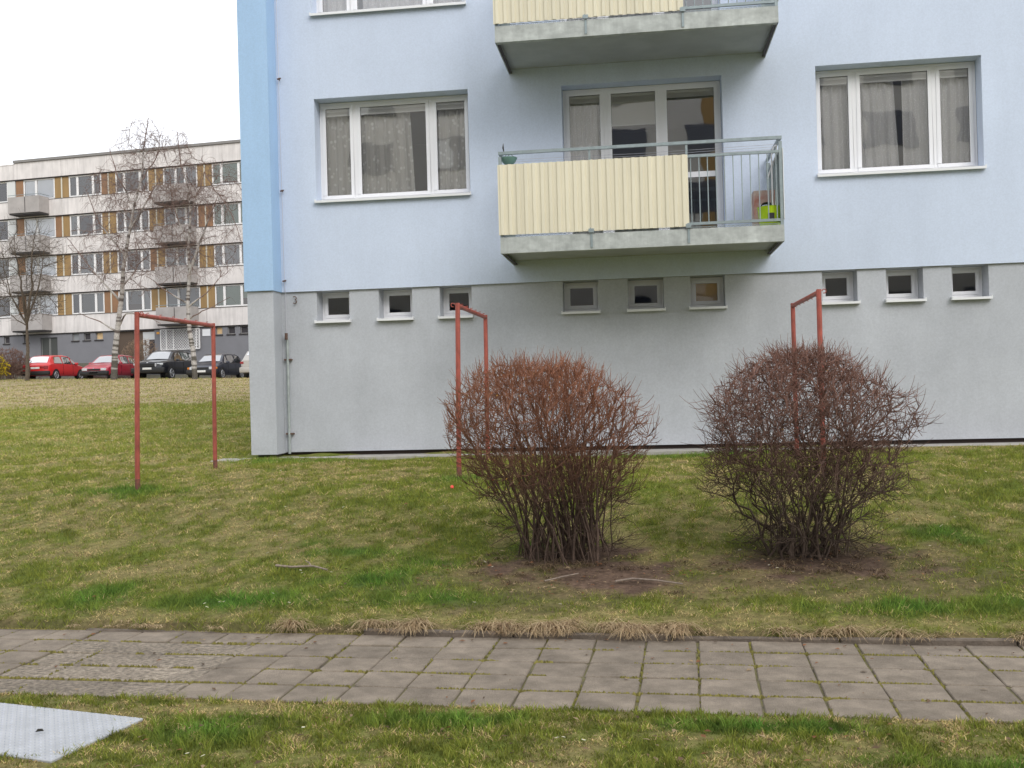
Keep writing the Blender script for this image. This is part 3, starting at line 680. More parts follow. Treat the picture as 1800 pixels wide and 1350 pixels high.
def bush(name, label, base, hprof, height, seed, ntips, nst, baser, tipc, basec, upw, crook, leaves, cy=.9, wang=1., lean=0., noise=.2, zs=(.25, .5)):
    g = Grow(seed); rs = g.r; hz, hw = zip(*hprof)
    t = empty(name, base); tag(t, label, 'bush', 'bare bushes on the lawn')
    stems = []
    for k in range(nst):
        a = rs.random() * 6.283; rb = baser * math.sqrt(rs.random()); bx, by = rb * math.cos(a) + .0, rb * math.sin(a) * .8
        z = height * (zs[0] + zs[1] * rs.random()); w = np.interp(z, hz, hw) * (.1 + .8 * rs.random()); aa = a + rs.normal(0, .6)
        tx, ty = w * math.cos(aa) + lean * z, w * math.sin(aa) * cy
        n = 8; tt = np.linspace(0, 1, n)[:, None]; p0 = np.array((bx, by, -.05)); p3 = np.array((tx, ty, z)); p1 = p0 + np.array((0.3 * (tx - bx), .3 * (ty - by), z * .5)) * .7; p2 = p3 - np.array((.25 * tx, .25 * ty, z * .3))
        b = (1 - tt) ** 3 * p0 + 3 * (1 - tt) ** 2 * tt * p1 + 3 * (1 - tt) * tt ** 2 * p2 + tt ** 3 * p3; b[1:] += rs.normal(0, crook, (n - 1, 3))
        g.line(b, .005 + .011 * rs.random() ** 1.7, .0045, keep=True); stems.append(g.lines[-1])
    nmain = len(g.lines)
    lump = rs.random(40)
    def tipset(n, lo, hi, zlo):
        out = []
        while len(out) < n:
            z = height * (zlo + (1 - zlo) * rs.random() ** .8); w = np.interp(z, hz, hw); a = rs.random() * 6.283; q = lo + (hi - lo) * math.sqrt(rs.random())
            w *= .92 + .16 * lump[int(a / 6.284 * 8) * 5 + min(4, int(z / height * 5))] + .05 * math.sin(a * 3 + z * 5 + seed) + rs.normal(0, .05)
            out.append((w * q * math.cos(a) + lean * z, w * q * math.sin(a) * cy, z * (1 + rs.normal(0, .012))))
        out = np.array(out); return out[np.argsort(out[:, 2] + rs.normal(0, .35, n))]
    def ed(tip, p):
        o = np.array((tip[0], tip[1], 0)) / (np.linalg.norm(tip[:2]) + .2); v = o * (1 - upw) + np.array((0, 0, 1.)) * upw + rs.normal(0, noise, 3); return v / np.linalg.norm(v)
    g.attach(tipset(ntips // 5, .1, 1, .28), ed, .0036, .8, .012, .13, .10 if crook > .012 else .04, .10, wang)
    g.attach(tipset(ntips, .05, 1.02, .26), ed, .0023, .75, .006, .10, .10 if crook > .012 else .04, .06, wang)
    low = []
    for k in range(420 if crook > .012 else 160):
        a = rs.random() * 6.283; q = .12 + .55 * rs.random(); low.append((q * math.cos(a), q * math.sin(a) * .8, .03 + .34 * rs.random()))
    g.attach(np.array(low), lambda tp, p: (lambda v: v / np.linalg.norm(v))(np.array((tp[0], tp[1], .15)) + rs.normal(0, .4, 3)), .0024, .6, .006, .10, .12, .06, .4)
    # short end twigs
    sh = []
    P = np.array(g.pos); D = np.array(g.dir); Rr = np.array(g.rad); idx = np.where(Rr < .0036)[0]; idx = rs.choice(idx, min(len(idx), int(ntips * 1.6)), replace=False)
    for i in idx:
        v = D[i] + rs.normal(0, .1 + noise * 1.6, 3) + np.array((0, 0, .3)); v /= np.linalg.norm(v); l_ = .05 + .09 * rs.random(); p = P[i]
        sh.append((np.array([p, p + v * l_ * .5, p + v * l_ + np.array((0, 0, .012))]), np.array((.0021, .0018, .0012))))
    hmax = height
    tipc = np.array(tipc); basec = np.array(basec)
    def colf(pts, rad):
        k = np.clip((pts[:, 2] / hmax - .25) / .6, 0, 1) * np.clip((.0085 - rad) / .006, 0, 1); v = .75 + .5 * rs.random()
        return (basec * (1 - k[:, None]) + tipc * k[:, None]) * v
    for l_ in stems: link('stem', lines_mesh('stem', [l_], colf, 6), t)
    o = link('twigs', lines_mesh('twigs', g.lines[nmain:] + sh, colf, 3), t); o['kind'] = 'stuff'
    if leaves:
        V, F, C = [], [], []; off = 0; idx = np.where((P[:, 2] > .45) & (Rr < .004))[0]; pr = np.exp(-P[idx, 0] * 1.5); idx = rs.choice(idx, leaves, replace=False, p=pr / pr.sum())
        for i in idx:
            p = P[i] + rs.normal(0, .012, 3); a = rs.normal(0, 1, 3); a /= np.linalg.norm(a); b = np.cross(a, rs.normal(0, 1, 3)); b /= np.linalg.norm(b); s_ = .009 + .009 * rs.random()
            V += [p, p + a * s_ * .6 + b * s_ * .35, p + a * s_ * 1.4, p + a * s_ * .6 - b * s_ * .35]; F.append((off, off + 1, off + 2, off + 3)); off += 4
            c = np.array((.42, .24, .05)) if rs.random() < .4 else np.array((.30, .11, .05)); C += [c * (.6 + .7 * rs.random())] * 4
        o = link('leaves', np_mesh('leaves', np.array(V), np.array(F), bark_attr, np.array(C), 4), t); o['kind'] = 'stuff'
    return t
B1 = (-.66, 8.2, gz(-.66, 8.2)); B2 = (1.25, 8.25, gz(1.25, 8.25))
bush('bush', 'left bare bush with reddish upright twigs and a few orange leaves', B1,
     [(0, .36), (.3, .5), (.6, .66), (.9, .80), (1.12, .82), (1.3, .75), (1.45, .60), (1.56, .40), (1.66, .15)], 1.58, 3, 4200, 90, .42, (.29, .132, .08), (.09, .062, .048), .84, .008, 700, wang=2.2, lean=-.13, noise=.10)
bush('bush', 'right bare bush, rounder and crooked, with dull brown purple twigs', B2,
     [(0, .3), (.2, .50), (.4, .68), (.7, .80), (1.0, .82), (1.2, .77), (1.38, .62), (1.52, .42), (1.62, .18)], 1.6, 9, 5200, 60, .32, (.23, .128, .10), (.088, .064, .05), .38, .026, 60, wang=.9, noise=.24, zs=(.12, .55))

# litter under the bushes and dead grass
# ---------------------------------------------------------------- sticks
stick_m = mat('weathered_wood', (.24, .19, .15), .9, var=.3, vscale=30)
def stick(pts, r0, label, fork=None):
    base = pts[0]; z = gz(base[0], base[1]) + .03; t = empty('stick', (base[0], base[1], z)); tag(t, label, 'stick')
    P = [(p[0] - base[0], p[1] - base[1], gz(p[0], p[1]) + .03 - z + (p[2] if len(p) > 2 else 0)) for p in pts]
    MB().tube(P, [r0 * (1 - .5 * i / len(P)) for i in range(len(P))], 6).build('shaft', stick_m, t, smooth=True)
    if fork: 
        Fk = [(p[0] - base[0], p[1] - base[1], gz(p[0], p[1]) + .03 - z + p[2]) for p in fork]; MB().tube(Fk, [r0 * .6, r0 * .5, r0 * .25], 5).build('side_twig', stick_m, t, smooth=True)
stick([(-2.98, 7.84), (-2.84, 7.80), (-2.70, 7.83), (-2.66, 7.83), (-2.52, 7.74)], .011, 'short forked fallen stick on the lawn left of the left bush', [(-2.68, 7.83, .0), (-2.71, 7.86, .02), (-2.75, 7.88, .03)])
stick([(-.24, 7.40), (-.12, 7.46), (.05, 7.42), (.24, 7.33)], .009, 'long thin fallen branch on bare soil between the two bushes')
stick([(-.76, 7.42), (-.64, 7.52), (-.52, 7.60)], .007, 'short pale twig on the soil in front of the left bush')
cap = tag(MB().tube([(0, 0, .0), (0, 0, .018)], [.02, .017], 10).build('bottle_cap', mat('red_plastic', (.8, .06, .04), .4)), 'small bright red scrap lying on the lawn left of the left bush', 'litter'); cap.location = (-2.08, 10.75, gz(-2.08, 10.75) + .035); cap.rotation_euler = (1.1, .2, 0)

# ---------------------------------------------------------------- steel cover plate
plate_m = mat('checker_steel', (.41, .42, .43), .6, metal=.15, var=.12, vscale=5)
tread_m = mat('tread_steel', (.36, .38, .42), .4, metal=.5)
pl = empty('cover_plate', (-2.47, 4.67, gz(-2.47, 4.67) + .012), R(-13)); tag(pl, 'pale grey checkered steel cover plate in the grass at the lower left corner', 'cover plate')
MB().box(-1.5, 0, -.585, 0, -.03, .0).build('plate', plate_m, pl, bevel=.004)
tr = MB()
for i in range(50):
    for j in range(20):
        x = -1.485 + i * .03; y = -.572 + j * .0295; sg = 1 if (i + j) % 2 else -1
        dx, dy = .0105 * .9, .0105 * sg * .55
        px_, py_ = -.0028 * sg * .5, .0034
        a = [(x - dx, y - dy, .0), (x - px_, y - py_, .0), (x + dx, y + dy, .0), (x + px_, y + py_, .0)]; c_ = (x, y, .0042)
        k0 = len(tr.v); tr.v += a + [c_]
        for q in range(4): tr.f.append((k0 + q, k0 + (q + 1) % 4, k0 + 4)); tr.mi.append(0)
tr.build('tread', tread_m, pl)['kind'] = 'stuff'
for i, (x, y) in enumerate(((-2.86, 4.42), (-2.97, 4.20))):
    o = MB().tube([(-.016, 0, 0), (-.005, .004, .006), (.012, 0, .006), (.02, -.004, .001)], [.001, .007, .006, .001], 6).build('dead_leaf', mat('dark_leaf', (.02, .018, .012), .8))
    tag(o, ['small dark shrivelled leaf near the right corner of the steel plate', 'dark curled leaf near the front edge of the steel plate'][i], 'leaf'); o.location = (x, y, .040); o.rotation_euler = (0, 0, .5 - i * .6)

# ---------------------------------------------------------------- grass
grass_m = bpy.data.materials.new('grass_blade'); grass_m.use_nodes = True
n_, l_ = grass_m.node_tree.nodes, grass_m.node_tree.links; b_ = n_['Principled BSDF']; b_.inputs['Roughness'].default_value = .75; b_.inputs['Specular IOR Level'].default_value = .2
at_ = n_.new('ShaderNodeAttribute'); at_.attribute_name = 'col'; l_.new(at_.outputs['Color'], b_.inputs['Base Color'])
trn = n_.new('ShaderNodeBsdfTranslucent'); l_.new(at_.outputs['Color'], trn.inputs['Color']); mxs = n_.new('ShaderNodeMixShader'); mxs.inputs['Fac'].default_value = .3
l_.new(b_.outputs[0], mxs.inputs[1]); l_.new(trn.outputs[0], mxs.inputs[2]); l_.new(mxs.outputs[0], n_['Material Output'].inputs['Surface'])
PC, PS = math.cos(-PA), math.sin(-PA)
def in_path(x, y):
    v = x * PS + y * PC; return v
def blades(n, x0, x1, y0, y1, hgt, wid, seed, three=False, lean=.6, dens=None, filt=None, dryh=.6):
    rs = np.random.default_rng(seed); x = rs.uniform(x0, x1, n); y = rs.uniform(y0, y1, n)
    if dens is not None: k = rs.random(n) < dens(x, y); x, y = x[k], y[k]
    v = in_path(x, y); e = (fbm(x, y, 5, 77) - .5) * .12
    k = ~((v > 4.985 + e * 1.0) & (v < 6.36 + e * .4)) & ~((x > -5.95 + e * 2) & (y > 14.37 + e)) & ~((x > -6.32) & (x < -5.9) & (y > 14.17) & (y < 14.6))
    k &= ~((x > -5.83) & (y > 14.3))
    # steel plate
    u_, w_ = (x + 2.47) * math.cos(R(13)) - (y - 4.67) * math.sin(R(13)), (x + 2.47) * math.sin(R(13)) + (y - 4.67) * math.cos(R(13))
    k &= ~((u_ < -.02 + e * .6 - np.clip(w_ + .16, 0, 1) * 1.3 - np.clip(-.44 - w_, 0, 1) * 1.0) & (w_ < -.02 + e * 1.3 - np.where((x > -3.15) & (x < -2.85), .05, 0)) & (w_ > -.575 + e * .5))
    if filt is not None: k &= filt(x, y)
    x, y = x[k], y[k]
    s, lu, d, far = fields(x, y)
    litter_shade = np.clip(np.maximum(1.15 - np.hypot((x + .66) / .62, (y - 8.2) / .42), 1.15 - np.hypot((x - 1.25) / .7, (y - 8.2) / .5)), 0, 1)  # same ellipses as the painted shade at the bush bases; grass thins there
    keep = rs.random(len(x)) > np.maximum(s * .95, litter_shade * 1.3); x, y, s, lu, d, far = [a[keep] for a in (x, y, s, lu, d, far)]
    n = len(x); z = ground_z(x, y) - .004
    far_ = y > 29; cs = lambda v, g: np.clip((v - .5) * g + .5, 0, 1); k1 = cs(fbm(x, y, 7, 201, 2), 2.0); k2 = cs(fbm(x, y, 19, 205, 2), 2.0)
    isdry = rs.random(n) < np.clip((.05 + np.where(far_, .8, .90) * d + (k1 - .5) * .75) * (1 - .85 * lu), 0, .95)
    h = hgt * (.55 + .9 * rs.random(n)) * (1 + .65 * lu) * np.where(isdry, dryh, 1) * (1 - .4 * d) * (1 - .5 * s)
    h *= np.clip(.2 + 1.6 * (cs(fbm(x, y, 9, 71, 2), 1.6) * .5 + k2 * .5), .3, 1.8)
    w = wid * (.7 + .6 * rs.random(n)); a = rs.random(n) * 6.283; ln = h * lean * (.3 + rs.random(n)) * np.where(isdry, 1.9, 1); la = rs.random(n) * 6.283
    bx, by = np.cos(a) * w / 2, np.sin(a) * w / 2; tx, ty = np.cos(la) * ln, np.sin(la) * ln
    base = np.stack([x, y, z], 1)
    m1, m2, m3 = rs.random((3, n, 1))
    green = C_GRASS * (1 - m1) * 1.0 + C_OLIVE * m1 * .85
    green = green * (1 - lu[:, None]) + C_LUSH * (1.15 * lu[:, None]) * (.8 + .5 * m2)
    green = green * (.75 + .5 * m3)
    straw = (C_DRY * (.75 + .65 * m2)) * (1 - .0 * m1) ; straw = np.where(far_[:, None], straw * np.array((.84, .87, 1.06)), straw); brown = np.array((.16, .10, .055)) * (.7 + .6 * m2); straw = np.where(m1 < .22, brown, straw)
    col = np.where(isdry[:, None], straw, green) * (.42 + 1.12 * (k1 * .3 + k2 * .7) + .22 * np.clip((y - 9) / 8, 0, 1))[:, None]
    if three:
        hs = h * .55
        V = np.stack([base + np.stack([-bx, -by, 0 * h], 1), base + np.stack([bx, by, 0 * h], 1), base + np.stack([-bx * .8 + tx * .35, -by * .8 + ty * .35, hs], 1), base + np.stack([bx * .8 + tx * .35, by * .8 + ty * .35, hs], 1), base + np.stack([tx, ty, h * .95], 1)], 1).reshape(-1, 3)
        o = np.arange(n)[:, None] * 5; F = np.concatenate([o + [0, 1, 3], o + [0, 3, 2], o + [2, 3, 4]]); C = np.repeat(col, 5, 0)
    else:
        V = np.stack([base + np.stack([-bx, -by, 0 * h], 1), base + np.stack([bx, by, 0 * h], 1), base + np.stack([tx, ty, h], 1)], 1).reshape(-1, 3)
        F = np.arange(n * 3).reshape(-1, 3); C = np.repeat(col, 3, 0)
    return V, F, C
def grass(name, label, args):
    Vs, Fs, Cs, off = [], [], [], 0
    for a in args:
        V, F, C = blades(**a); Vs.append(V); Fs.append(F + off); Cs.append(C); off += len(V)
    o = link(name, np_mesh(name, np.vstack(Vs), np.vstack(Fs), grass_m, np.vstack(Cs), 3)); tag(o, label, 'grass', kind='stuff'); return o
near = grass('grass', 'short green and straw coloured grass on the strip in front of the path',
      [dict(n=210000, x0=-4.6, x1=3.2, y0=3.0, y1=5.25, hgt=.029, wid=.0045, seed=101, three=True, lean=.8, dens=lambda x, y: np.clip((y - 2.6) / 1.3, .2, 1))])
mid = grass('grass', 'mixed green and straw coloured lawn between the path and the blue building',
      [dict(n=760000, x0=-12, x1=6.0, y0=6.3, y1=14.6, hgt=.034, wid=.0056, seed=102, lean=.9, dens=lambda x, y: np.clip((6.9 / y) ** 1.3, 0, 1) * np.where(x < -.80 * y - 1.5, .0, 1) * np.where(x > .42 * y + 1, .0, 1)),
       dict(n=75000, x0=-12, x1=6.0, y0=9, y1=14.6, hgt=.045, wid=.009, seed=103, lean=.9)])
farg = grass('grass', 'longer rough grass on the slope left of the building, dry at the top',
      [dict(n=150000, x0=-20, x1=-5.6, y0=14.3, y1=24, hgt=.06, wid=.010, seed=104, lean=1, filt=lambda x, y: (x < -.36 * y + 1.8) & (x > -.85 * y - 3)),
       dict(n=120000, x0=-30, x1=-8, y0=24, y1=36, hgt=.07, wid=.016, seed=105, lean=1, filt=lambda x, y: (x < -.36 * y + 1.8) & (x > -.85 * y - 3)),
       dict(n=90000, x0=-42, x1=-12, y0=36, y1=51.3, hgt=.08, wid=.024, seed=106, lean=1.2, filt=lambda x, y: (x < -.34 * y + 1.8) & (x > -.80 * y - 3))])

def tufts(name, label, spots, m_, hgt, cnt, seed, droop, cols):
    rs = np.random.default_rng(seed); V, F, C = [], [], []; off = 0
    for (x, y, r, s_) in spots:
        for k in range(int(cnt * s_)):
            a = rs.random() * 6.283; q = r * math.sqrt(rs.random()); bx, by = x + q * math.cos(a), y + q * math.sin(a) * .6; L_ = hgt * s_ * (.6 + .7 * rs.random()); la = rs.normal(-1.57, 1.1); 
            dx, dy = math.cos(la), math.sin(la); z0 = max(gz(bx, by), .03 if by > 6.2 else -.02); w = .0028
            t = np.array((0, .4, .75, 1.)); hor = L_ * droop * t ** 1.3; ver = L_ * (.75 * t - .75 * t ** 2.2 * droop); pts = np.stack([bx + dx * hor, by + dy * hor, z0 + ver], 1)
            pw = np.array((-dy, dx, 0)) * w
            c = cols[int(rs.random() * len(cols))] * (.75 + .5 * rs.random())
            for i, p in enumerate(pts): V += [p - pw * (1 - t[i] * .8), p + pw * (1 - t[i] * .8)]; C += [c, c]
            for i in range(3): j = off + i * 2; F.append((j, j + 1, j + 3, j + 2))
            off += 8
    o = link(name, np_mesh(name, np.array(V), np.array(F), m_, np.array(C), 4)); tag(o, label, 'grass', kind='stuff'); return o
straws = [np.array((.58, .45, .28)), np.array((.50, .37, .22)), np.array((.40, .30, .17)), np.array((.28, .19, .11))]
rs = np.random.default_rng(5); sp = []
for (c, w, n) in ((-1.75, .2, 4), (-1.45, .12, 3), (-.95, .2, 6), (-.55, .16, 7), (-.15, .16, 7), (.2, .12, 5), (-2.3, .3, 2), (.75, .3, 2), (1.9, .6, 2), (1.3, .3, 2)):
    for k in range(n): x = c + rs.normal(0, w * .55); sp.append((x, 6.40 + PSL * x + abs(rs.normal(0, .05)), .06, .95 + .55 * rs.random()))
for k in range(45): x = rs.uniform(-5.5, 4); sp.append((x, 6.37 + PSL * x + rs.normal(0, .025), .05, .35 + .3 * rs.random()))
tufts('dry_grass', 'matted straw coloured grass hanging over the kerb behind the path', sp, grass_m, .13, 45, 5, 1.0, straws)
sp = [(-.62 + rs.normal(0, .5), 7.85 + rs.normal(0, .22), .07, .6 + .4 * rs.random()) for k in range(26)] + [(1.3 + rs.normal(0, .45), 7.9 + rs.normal(0, .25), .07, .6 + .4 * rs.random()) for k in range(30)]
tufts('dead_grass', 'dead grass and litter round the feet of the two bushes', sp, grass_m, .13, 30, 6, .9, [np.array((.24, .17, .10)), np.array((.16, .11, .07)), np.array((.12, .085, .06)), np.array((.3, .22, .13))])
# moss and small grass in the joints of the path
rs = np.random.default_rng(15); V, F, C = [], [], []; off = 0
def clump(x, y, z, rx, ry, h, c):
    global off
    n = 6; V.append((x, y, z + h)); C.append(c)
    for k in range(n): a = 6.283 * k / n + rs.random() * .5; q = .75 + .5 * rs.random(); V.append((x + rx * q * math.cos(a), y + ry * q * math.sin(a), z)); C.append(c * .8)
    for k in range(n): F.append((off, off + 1 + k, off + 1 + (k + 1) % n))
    off += n + 1
for c in range(-23, 22):
    jx = .005 + c * PITCH; dens = noise2(c * 3.7, 1, 1, 5)
    for k in range(int(90 * max(.0, dens - .15))):
        py = 4.96 + 1.38 * rs.random()
        if noise2(c * 9.1, py, 4, 9) < .42: continue
        if c in (-11, -10, -9) and py < 6.0: continue
        X, Y = path_pt(jx + rs.normal(0, .004), py); clump(X, Y, -.010, .004 + .009 * rs.random(), .014, .010 + .010 * rs.random(), np.array((.21, .19, .045)) * (.6 + .8 * rs.random()))
for r0 in range(0, 5):
    jy = 5.10 + .14 + r0 * .28
    for k in range(2600):
        px_ = -6.8 + 12.8 * rs.random()
        if noise2(px_, r0 * 5.3, 1.6, 12) * .6 + .4 * noise2(px_, r0 * 2.3, 9, 13) < .40: continue
        X, Y = path_pt(px_, jy + rs.normal(0, .003)); clump(X, Y, -.010, .014, .007 + .007 * rs.random(), .012 + .009 * rs.random(), np.array((.23, .20, .055)) * (.6 + .8 * rs.random()))
moss = link('moss', np_mesh('moss', np.array(V), np.array(F), grass_m, np.array(C), 3)); tag(moss, 'yellow green moss growing in the joints of the slab path', 'moss', kind='stuff')
sp = []
for (a, b) in ((4.0, 2), (-1.42, 0), (.42, 2), (-3.1, 0), (-2.2, 0)):
    for k in range(3): X, Y = path_pt(.02 + round(a / PITCH) * PITCH + rs.normal(0, .03), 5.24 + .28 * b + rs.normal(0, .006)); sp.append((X, Y, .03, .35))
for k in range(40): X, Y = path_pt(rs.uniform(-5, 4), rs.choice((5.02, 5.05))); sp.append((X, Y, .06, .35))
tufts('joint_grass', 'small tufts of grass in the joints and along the near edge of the path', sp, grass_m, .10, 26, 8, .9, [np.array((.16, .14, .05)), np.array((.26, .2, .1)), np.array((.1, .12, .03))])
# daisies
V, F, C = [], [], []; off = 0; rs = np.random.default_rng(21)
spots = [(-3.06, 6.92), (-3.03, 6.93), (-3.1, 6.8), (-.42, 4.42), (-.39, 4.43), (-.30, 4.40), (-1.6, 4.5), (-2.0, 4.15), (-1.92, 4.13), (-2.72, 7.68), (-2.68, 7.60), (-2.45, 7.63), (-.6, 6.85), (-1.2, 6.9), (-1.28, 7.9), (-1.2, 7.75), (-3.3, 9.2), (-2.0, 9.9), (-4.5, 10.2), (1.05, 7.6), (.95, 7.7), (1.95, 8.2), (2.2, 8.3)]
for k in range(75): y = rs.uniform(6.8, 14) if k < 50 else rs.uniform(14, 24); spots.append((rs.uniform(-.55 * y, .4 * y) if y < 14 else rs.uniform(-.6 * y, -.44 * y), y))
for (x, y) in spots:
    r_ = .009 + .004 * rs.random() + y * .0003; z = gz(x, y) + .04; t1, t2 = rs.normal(0, .35, 2) ; V.append((x, y, z + .003)); C.append((.75, .6, .1))
    for k in range(8): a = 6.283 * k / 8; q = r_ * (1 if k % 2 else .7); V.append((x + q * math.cos(a), y + q * math.sin(a), z + q * (math.cos(a) * t1 - abs(t2) * math.sin(a)))); C.append((.85, .85, .83))
    for k in range(8): F.append((off, off + 1 + k, off + 1 + (k + 1) % 8))
    off += 9
o = link('daisies', np_mesh('daisies', np.array(V), np.array(F), grass_m, np.array(C), 3)); tag(o, 'tiny white daisies scattered over the lawn', 'flowers', kind='stuff')

# ---------------------------------------------------------------- car park and background ground
asph = mat('asphalt', (.075, .075, .078), .9, var=.2, vscale=8)
pk = MB()
for i in range(12): x0, x1 = -62 + i * 4.5, -57.5 + i * 4.5; pk.quad((x0, 52.3, gz(x0, 52.3) + .02), (x1, 52.3, gz(x1, 52.3) + .02), (x1, 61.5, gz(x1, 61.5) + .02), (x0, 61.5, gz(x0, 61.5) + .02))
tag(pk.build('car_park', asph), kind='structure')

# ---------------------------------------------------------------- cars
chrome = mat('chrome', (.6, .6, .62), .2, metal=.9); tyre_m = mat('tyre', (.02, .02, .02), .85); rim_m = mat('alloy', (.5, .51, .53), .3, metal=.6)
lamp_m = mat('headlight', (.55, .58, .6), .08, spec=1); tail_m = mat('tail_lamp', (.28, .01, .012), .15); orange_m = mat('indicator', (.7, .22, .02), .2)
plate_w = mat('number_plate', (.72, .72, .70), .4)
def mirror_glass(name, f_, c):
    m_ = bpy.data.materials.new(name); m_.use_nodes = True; n, l, b = nodes_of(m_); b.inputs['Base Color'].default_value = (*c, 1); b.inputs['Roughness'].default_value = .1
    g = n.new('ShaderNodeBsdfGlossy'); g.inputs['Roughness'].default_value = .03; x = n.new('ShaderNodeMixShader'); fr = n.new('ShaderNodeFresnel'); fr.inputs['IOR'].default_value = 1.6
    a = n.new('ShaderNodeMath'); a.operation = 'ADD'; a.inputs[1].default_value = f_; a.use_clamp = True; l.new(fr.outputs[0], a.inputs[0]); l.new(a.outputs[0], x.inputs['Fac']); l.new(b.outputs[0], x.inputs[1]); l.new(g.outputs[0], x.inputs[2]); l.new(x.outputs[0], n['Material Output'].inputs['Surface']); return m_
cglass = mirror_glass('car_glass', .5, (.03, .04, .05)); cscreen = mirror_glass('windscreen_glass', .5, (.05, .055, .055))
def car(name, label, x, y, rz, prof, wid, paint, wheels, wr, glassr, lamps, bumper=None, dark_low=False, rack=False, zoff=0, trim=None, badge=True, rear_glass=True):
    z = gz(x, y) + .02 + zoff; t = empty(name, (x, y, z), rz); tag(t, label, 'car', 'cars parked in front of the grey apartment block')
    # prof: list of (x, zbottom, zbelt, ztop, half width belt, half width top)
    xs = [p[0] for p in prof]; f = lambda q: [float(np.interp(q, xs, [p[k] for p in prof])) for k in range(1, 6)]
    dense = sorted(set(xs + list(np.linspace(xs[0], xs[-1], 28)))); mb = MB(); n = 0
    for q in dense:
        zb, zl, zt, wb, wt = f(q)
        rowh = [(0, zb), (wb * .9, zb), (wb * .985, zb + .10), (wb * 1.0, (zb + zl) * .5), (wb * .985, zl - .02), (wb * .955, zl), (wt + (wb * .955 - wt) * .06, zt - .06 * (zt - zl) if zt - zl > .1 else zt), (wt * .86, zt + .012), (0, zt + .02)]
        row = [(q, -a, b) for a, b in rowh[::-1][:-1]] + [(q, a, b) for a, b in rowh]
        row = [(q, -a, b) for a, b in rowh] + [(q, a, b) for a, b in rowh[::-1][1:-1]]
        n = len(row); mb.v += row
    for i in range(len(dense) - 1):
        for k in range(n): j = (k + 1) % n; a = i * n; mb.f.append((a + k, a + n + k, a + n + j, a + j)); mb.mi.append(0)
    mb.f.append(tuple(range(n))); mb.f.append(tuple((len(dense) - 1) * n + k for k in range(n))[::-1]); mb.mi += [0, 0]
    body = mb.build('body', paint, t, smooth=True, ang=38)
    def side(q, u, s_, o=.012):
        zb, zl, zt, wb, wt = f(q); z0, z1 = zl, zt - .06 * (zt - zl); return (q, s_ * (wb * .955 + (wt + (wb * .955 - wt) * .06 - wb * .955) * u + o), z0 + (z1 - z0) * u)
    for (a, b, ua, ub) in glassr['side']:
        for s_ in (-1, 1):
            g = MB(); N = 5; top, bot = [], []
            for k in range(N):
                v = k / (N - 1); q = a + (b - a) * v; bot.append(side(q, .07, s_)); qt = a + ua + (b - ub - a - ua) * v; top.append(side(qt, .90, s_))
            for k in range(N - 1):
                q4 = (bot[k], bot[k + 1], top[k + 1], top[k]); g.quad(*(q4 if s_ < 0 else q4[::-1]))
            g.build('side_window', cglass, t)
            fr = MB().tube(bot, .010, 4); fr.tube(top, .009, 4); fr.build('window_trim', black, t)
    for key, nm in (('front', 'windscreen'), ('rear', 'rear_window')):
        if key not in glassr: continue
        q0, q1 = glassr[key]; g = MB(); N = 6; M2 = 5
        i0, i1 = q0 + (q1 - q0) * .06, q0 + (q1 - q0) * .95
        def P(q, u): A = f(q); e_ = .02 if q1 < q0 else -.02; return (q + e_ * .5, u * (A[4] * .84), A[2] + .034 - .020 * abs(u))
        for r0_ in range(M2):
            qa, qb = i0 + (i1 - i0) * r0_ / M2, i0 + (i1 - i0) * (r0_ + 1) / M2
            for k in range(N):
                u0, u1 = k / N * 2 - 1, (k + 1) / N * 2 - 1; g.quad(P(qa, u0), P(qa, u1), P(qb, u1), P(qb, u0))
        g.build(nm, cscreen, t, smooth=True, ang=0)
    for wx in wheels:
        for s_ in (-1, 1):
            W_ = wid / 2
            MB().tube([(wx, s_ * (W_ - .20), wr * 1.02), (wx, s_ * (W_ + .002), wr * 1.02)], wr * 1.20, 22).build('wheel_arch', black, t)
            wh = MB().tube([(wx, s_ * (W_ - .18), wr), (wx, s_ * (W_ - .01), wr), (wx, s_ * (W_ + .012), wr)], [wr, wr, wr * .93], 22).build('wheel', tyre_m, t, smooth=True)
            rm_ = MB(); 
            for k in range(5): a = k * 1.2566; rm_.bar((wx, s_ * (W_ + .016), wr), (wx + wr * .62 * math.cos(a), s_ * (W_ + .016), wr + wr * .62 * math.sin(a)), .05, .012, (0, 1, 0))
            rm_.tube([(wx, s_ * (W_ + .008), wr), (wx, s_ * (W_ + .020), wr)], wr * .2, 12)
            rg = [(wx + wr * .64 * math.cos(a), s_ * (W_ + .014), wr + wr * .64 * math.sin(a)) for a in np.linspace(0, 6.283, 19)]; rm_.tube(rg, .016, 4, caps=False); rm_.build('rim', rim_m, wh)
    for (nm, m_, x0, x1, y0, y1, z0, z1) in lamps:
        for s_ in (-1, 1):
            if nm in ('number_plate', 'grille', 'badge', 'plate_recess') and s_ < 0: continue
            if nm in ('number_plate', 'grille', 'badge', 'plate_recess'): a, b = y0, y1
            else: a, b = sorted((s_ * y0, s_ * y1))
            MB().box(x0, x1, a, b, z0, z1).build(nm, m_, t, bevel=.008)
    if bumper:
        for (x0, x1, z0, z1) in bumper:
            MB().box(x0, x1, -wid / 2 - .012, wid / 2 + .012, z0, z1).build('bumper', black if dark_low else paint, t, bevel=.05, seg=2, smooth=True)
    for s_ in (-1, 1): MB().box(glassr['mirror'], glassr['mirror'] + .14, *sorted((s_ * (wid / 2 - .02), s_ * (wid / 2 + .16))), f(glassr['mirror'])[1] + .0, f(glassr['mirror'])[1] + .13).build('mirror', trim or paint, t, bevel=.03)
